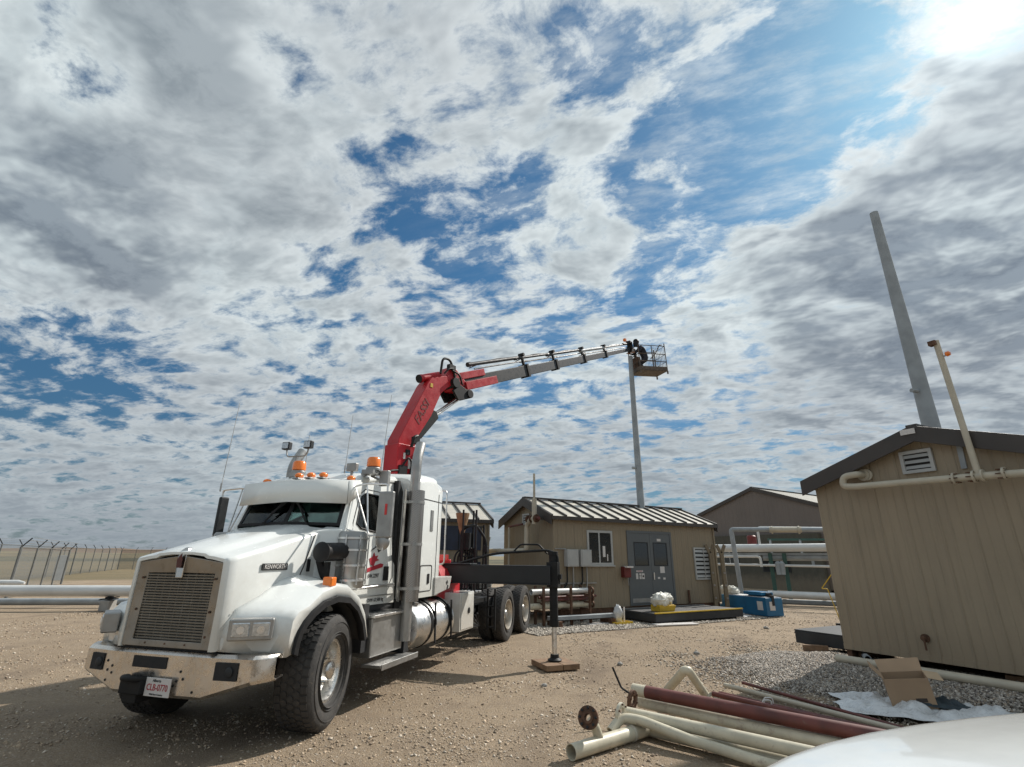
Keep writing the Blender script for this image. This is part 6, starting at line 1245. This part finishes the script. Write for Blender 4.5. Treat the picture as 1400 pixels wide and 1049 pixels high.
def fence(name, label, pa, pb, n, h, arm, seed):
    pa, pb = Vector((*pa, 0)), Vector((*pb, 0)); v = pb - pa; L = v.length; t = thing(name, label, 'fence', pa, math.atan2(v.y, v.x))
    r = random.Random(seed)
    for k in range(n + 1):
        x = L * (k / n) ** 1.0; ln = r.uniform(-.04, .04)
        p = B().tube([(x, 0, 0), (x + ln, 0, h)], .035 if k % 4 else .055, 8).build('fence_post', 'fpost', t)
        B().tube([(x + ln, 0, h), (x + ln + .05, arm * .24, h + .34)], .028, 6).build('post_arm', 'dgrey', p)
    for q in range(3): B().tube([(0, arm * (.1 + .11 * q), h + .13 + .11 * q), (L, arm * (.1 + .11 * q), h + .13 + .11 * q)], .008, 4).build('barbed_wire', 'steel', t)
    B().tube([(0, 0, h - .02), (L, 0, h - .02)], .018, 6).build('top_rail', 'fpost', t)
    B().add([(0, .04, .05), (L, .04, .05), (L, .04, h), (0, .04, h)], [(0, 1, 2, 3)]).build('chain_link', 'chain', t, smooth=0)
fence('chain_link_fence', 'chain link fence with barbed wire arms receding on the far left toward the horizon', (-27, 24), (-48, 66), 14, 2.3, 1, 3)
fence('chain_link_fence', 'farther chain link fence crossing behind the white pipeline up to its last corner post', (-48, 66), (-41.5, 67), 4, 2.3, 1, 4)
fence('chain_link_fence', 'leaning fence stretch closest to the white pipeline at the left edge', (-19.8, 21.6), (-27.2, 33.0), 4, 2.0, -1, 5)
o = B().box((0, 0, .9), (.5, .06, 1.5)).build('gate_panel', 'galv', None, bevel=.01); o.location = (-28.8, 34.5, 0); o.rotation_euler = (0, 0, R(50)); tag(o, 'pale blue grey panel standing between the fence posts', 'panel')

# ------------------------------------------------------------------ person in the man basket
def person():
    J = {'pelvis': (-.05, 0, .92), 'belly': (-.03, 0, 1.08), 'chest': (.08, 0, 1.30), 'neck': (.17, 0, 1.47), 'head0': (.21, 0, 1.54), 'head1': (.26, 0, 1.68),
         'shL': (.11, .19, 1.41), 'elL': (.28, .27, 1.20), 'wrL': (.48, .20, 1.16), 'haL': (.56, .17, 1.16), 'shR': (.11, -.19, 1.41), 'elR': (.32, -.26, 1.22), 'wrR': (.52, -.16, 1.22), 'haR': (.60, -.13, 1.23),
         'hiL': (-.05, .10, .88), 'knL': (.30, .14, .72), 'anL': (.02, .13, .41), 'toL': (.20, .15, .36), 'hiR': (-.05, -.10, .88), 'knR': (.28, -.15, .70), 'anR': (.0, -.13, .41), 'toR': (.18, -.15, .36)}
    rad = {'pelvis': .15, 'belly': .145, 'chest': .165, 'neck': .06, 'head0': .075, 'head1': .095, 'shL': .075, 'elL': .05, 'wrL': .035, 'haL': .04, 'hiL': .10, 'knL': .07, 'anL': .05, 'toL': .04}
    for k in list(rad):
        if k.endswith('L') : rad[k[:-1] + 'R'] = rad[k]
    E_ = [('pelvis', 'belly'), ('belly', 'chest'), ('chest', 'neck'), ('neck', 'head0'), ('head0', 'head1')]
    for s in 'LR': E_ += [('chest', 'sh' + s), ('sh' + s, 'el' + s), ('el' + s, 'wr' + s), ('wr' + s, 'ha' + s), ('pelvis', 'hi' + s), ('hi' + s, 'kn' + s), ('kn' + s, 'an' + s), ('an' + s, 'to' + s)]
    for s, sg in (('L', 1), ('R', -1)):
        h = Vector(J['ha' + s])
        for i, (dx, dy, dz) in enumerate(((.045, -.030, .012), (.058, -.012, .01), (.06, .006, .004), (.052, .022, -.004))):
            a = f'f{s}{i}a'; b2 = f'f{s}{i}b'; J[a] = h + Vector((dx, dy, dz)); J[b2] = h + Vector((dx + .022, dy, dz - .03)); rad[a] = .010; rad[b2] = .008; E_ += [('ha' + s, a), (a, b2)]
        a = f't{s}'; J[a] = h + Vector((.02, -sg * .05, .01)); rad[a] = .011; E_.append(('ha' + s, a))
    ks = list(J); me = bpy.data.meshes.new('person'); me.from_pydata([tuple(J[k]) for k in ks], [(ks.index(a), ks.index(b)) for a, b in E_], [])
    o = bpy.data.objects.new('person', me); col.objects.link(o); md = o.modifiers.new('skin', 'SKIN'); 
    for i, k in enumerate(ks): me.skin_vertices[0].data[i].radius = (rad[k], rad[k]) if k in rad else (.04, .04)
    me.skin_vertices[0].data[0].use_root = True
    o.modifiers.new('sub', 'SUBSURF').levels = 2
    dg = bpy.context.evaluated_depsgraph_get(); m2 = bpy.data.meshes.new_from_object(o.evaluated_get(dg)); o.modifiers.clear(); o.data = m2; m2.name = 'person'
    m2.materials.clear(); m2.materials.append(M['cloth']); m2.materials.append(M['skin'])
    for p in m2.polygons:
        c = p.center; p.use_smooth = True
        if (c.z > 1.52) or (c.x > .46 and 1.0 < c.z < 1.35): p.material_index = 1
    return o
pr = person()
def localmesh(b, name, m): return b.build(name, m, pr, smooth=50)
b = B(); b.lathe((.25, 0, 1.69), (.25, 0, 1), [(-.02, .125), (-.01, .135), (.0, .118), (.05, .115), (.10, .085), (.13, .03), (.132, .001)], 20); localmesh(b, 'hard_hat', 'black')
b = B()
for s in (1, -1): b.ball((.345, s * .033, 1.655), .012, 6)
localmesh(b, 'eye', 'dark'); b = B(); b.prism([(.35, -.012, 1.62), (.35, .012, 1.62), (.345, 0, 1.66)], (.022, 0, -.004)); localmesh(b, 'nose', 'skin'); b = B(); b.box((.345, 0, 1.592), (.01, .045, .008)); localmesh(b, 'mouth', 'inkr'); b = B()
for s in (1, -1): b.ball((.24, s * .098, 1.64), .025, 6, (1, .4, 1.3))
localmesh(b, 'ear', 'skin'); b = B(); b.ball((.22, 0, 1.67), .105, 8, (.95, .97, .85)); localmesh(b, 'hair', 'dark')
b = B()
for s in (1, -1): b.box((.10, s * .14, .37), (.28, .10, .09))
localmesh(b, 'boot', 'black')
wb_ = Matrix.Rotation(R(0), 4, 'X')
pr.matrix_world = Matrix.Translation(Vector((TX, TY, 0))) @ Matrix.Rotation(TA, 4, 'Z') @ bkx @ Matrix.Translation((-.16, .0, -.31)) @ Matrix.Rotation(R(172), 4, 'Z')
tag(pr, 'person in dark coveralls and dark hard hat crouching forward in the raised man basket', 'person')

# ------------------------------------------------------------------ white car in the near right corner
ca = thing('parked_car', 'white car whose glossy rounded hood fills the lower right corner', 'car', (2.98, 1.96, .075), R(180 + 11))
def csec(x, w, z0, zs, zc, rs=.22):
    pts = []; hw = w / 2
    pts.append((x, hw * .80, z0)); pts.append((x, hw * .97, z0 + .06)); pts.append((x, hw, z0 + (zs - z0) * .5)); pts.append((x, hw * .985, zs - rs * .9))
    for k in range(1, 7):
        a = R(90 * k / 6); pts.append((x, hw * .985 - rs + rs * math.cos(a), zs - rs * .9 + rs * .9 * math.sin(a)))
    for q in (.75, .5, .25, 0): pts.append((x, (hw * .985 - rs) * q, zs + (zc - zs) * (1 - q * q)))
    return pts + [(p[0], -p[1], p[2]) for p in pts[-2::-1]]
ss_ = [(2.30, .9, .45, .62, .66), (2.26, 1.35, .38, .72, .78), (2.15, 1.62, .32, .82, .88), (1.95, 1.76, .28, .90, .965), (1.6, 1.86, .26, .965, 1.03), (1.1, 1.92, .26, 1.0, 1.07), (.45, 1.93, .26, 1.02, 1.09), (-.4, 1.93, .26, 1.02, 1.06), (-1.6, 1.93, .26, 1.03, 1.04), (-2.7, 1.90, .28, 1.03, 1.05), (-3.05, 1.80, .34, .98, 1.02), (-3.2, 1.5, .42, .85, .9)]
b = B(); b.loft([csec(*q, rs=.10 if q[0] > 2.3 or q[0] < -2.3 else .22) for q in ss_], closed=False, caps=True); cbod = b.build('body', 'carp', ca, smooth=60, subsurf=1)
gl_ = [(-.15, 1.40, 1.02, 1.06, 1.08), (-.85, 1.36, 1.02, 1.50, 1.54), (-1.4, 1.34, 1.02, 1.58, 1.62), (-2.2, 1.34, 1.02, 1.56, 1.6), (-2.8, 1.36, 1.0, 1.10, 1.12)]
b = B(); b.loft([csec(x, w, z0, zs, zc, rs=.06 if x > .6 else .12) for x, w, z0, zs, zc in gl_], caps=True); b.build('cabin_glass', 'wglass', ca, smooth=50)
b = B(); b.loft([[(x, y * w, z + .02) for y, z in ((-.5, zz - .06), (-.45, zz - .01), (0, zz + .03), (.45, zz - .01), (.5, zz - .06))] for x, w, zz in ((-.9, 1.34, 1.50), (-1.4, 1.33, 1.58), (-2.2, 1.33, 1.56), (-2.5, 1.30, 1.38))]); b.build('roof', 'carp', ca, solid=.02)
for s in (1, -1):
    B().ball((2.02, s * .68, .72), .16, 10, (.9, .9, .5)).build('headlight', 'lamp', ca)
    for x in (1.35, -2.1):
        w_ = tyre_mesh(.23, .35, .23, 0, 0).build('wheel', 'rubber', ca, smooth=40); w_.location = (x, s * .86, .35); B().lathe((0, s * .09, 0), (0, s, 0), [(0, .23), (.01, .21), (-.01, .06), (.02, .05), (.02, .001)], 24).build('rim', 'rim', w_)
b = B(); b.box((2.27, 0, .55), (.06, .9, .16)); b.build('grille', 'dark', ca, bevel=.02)
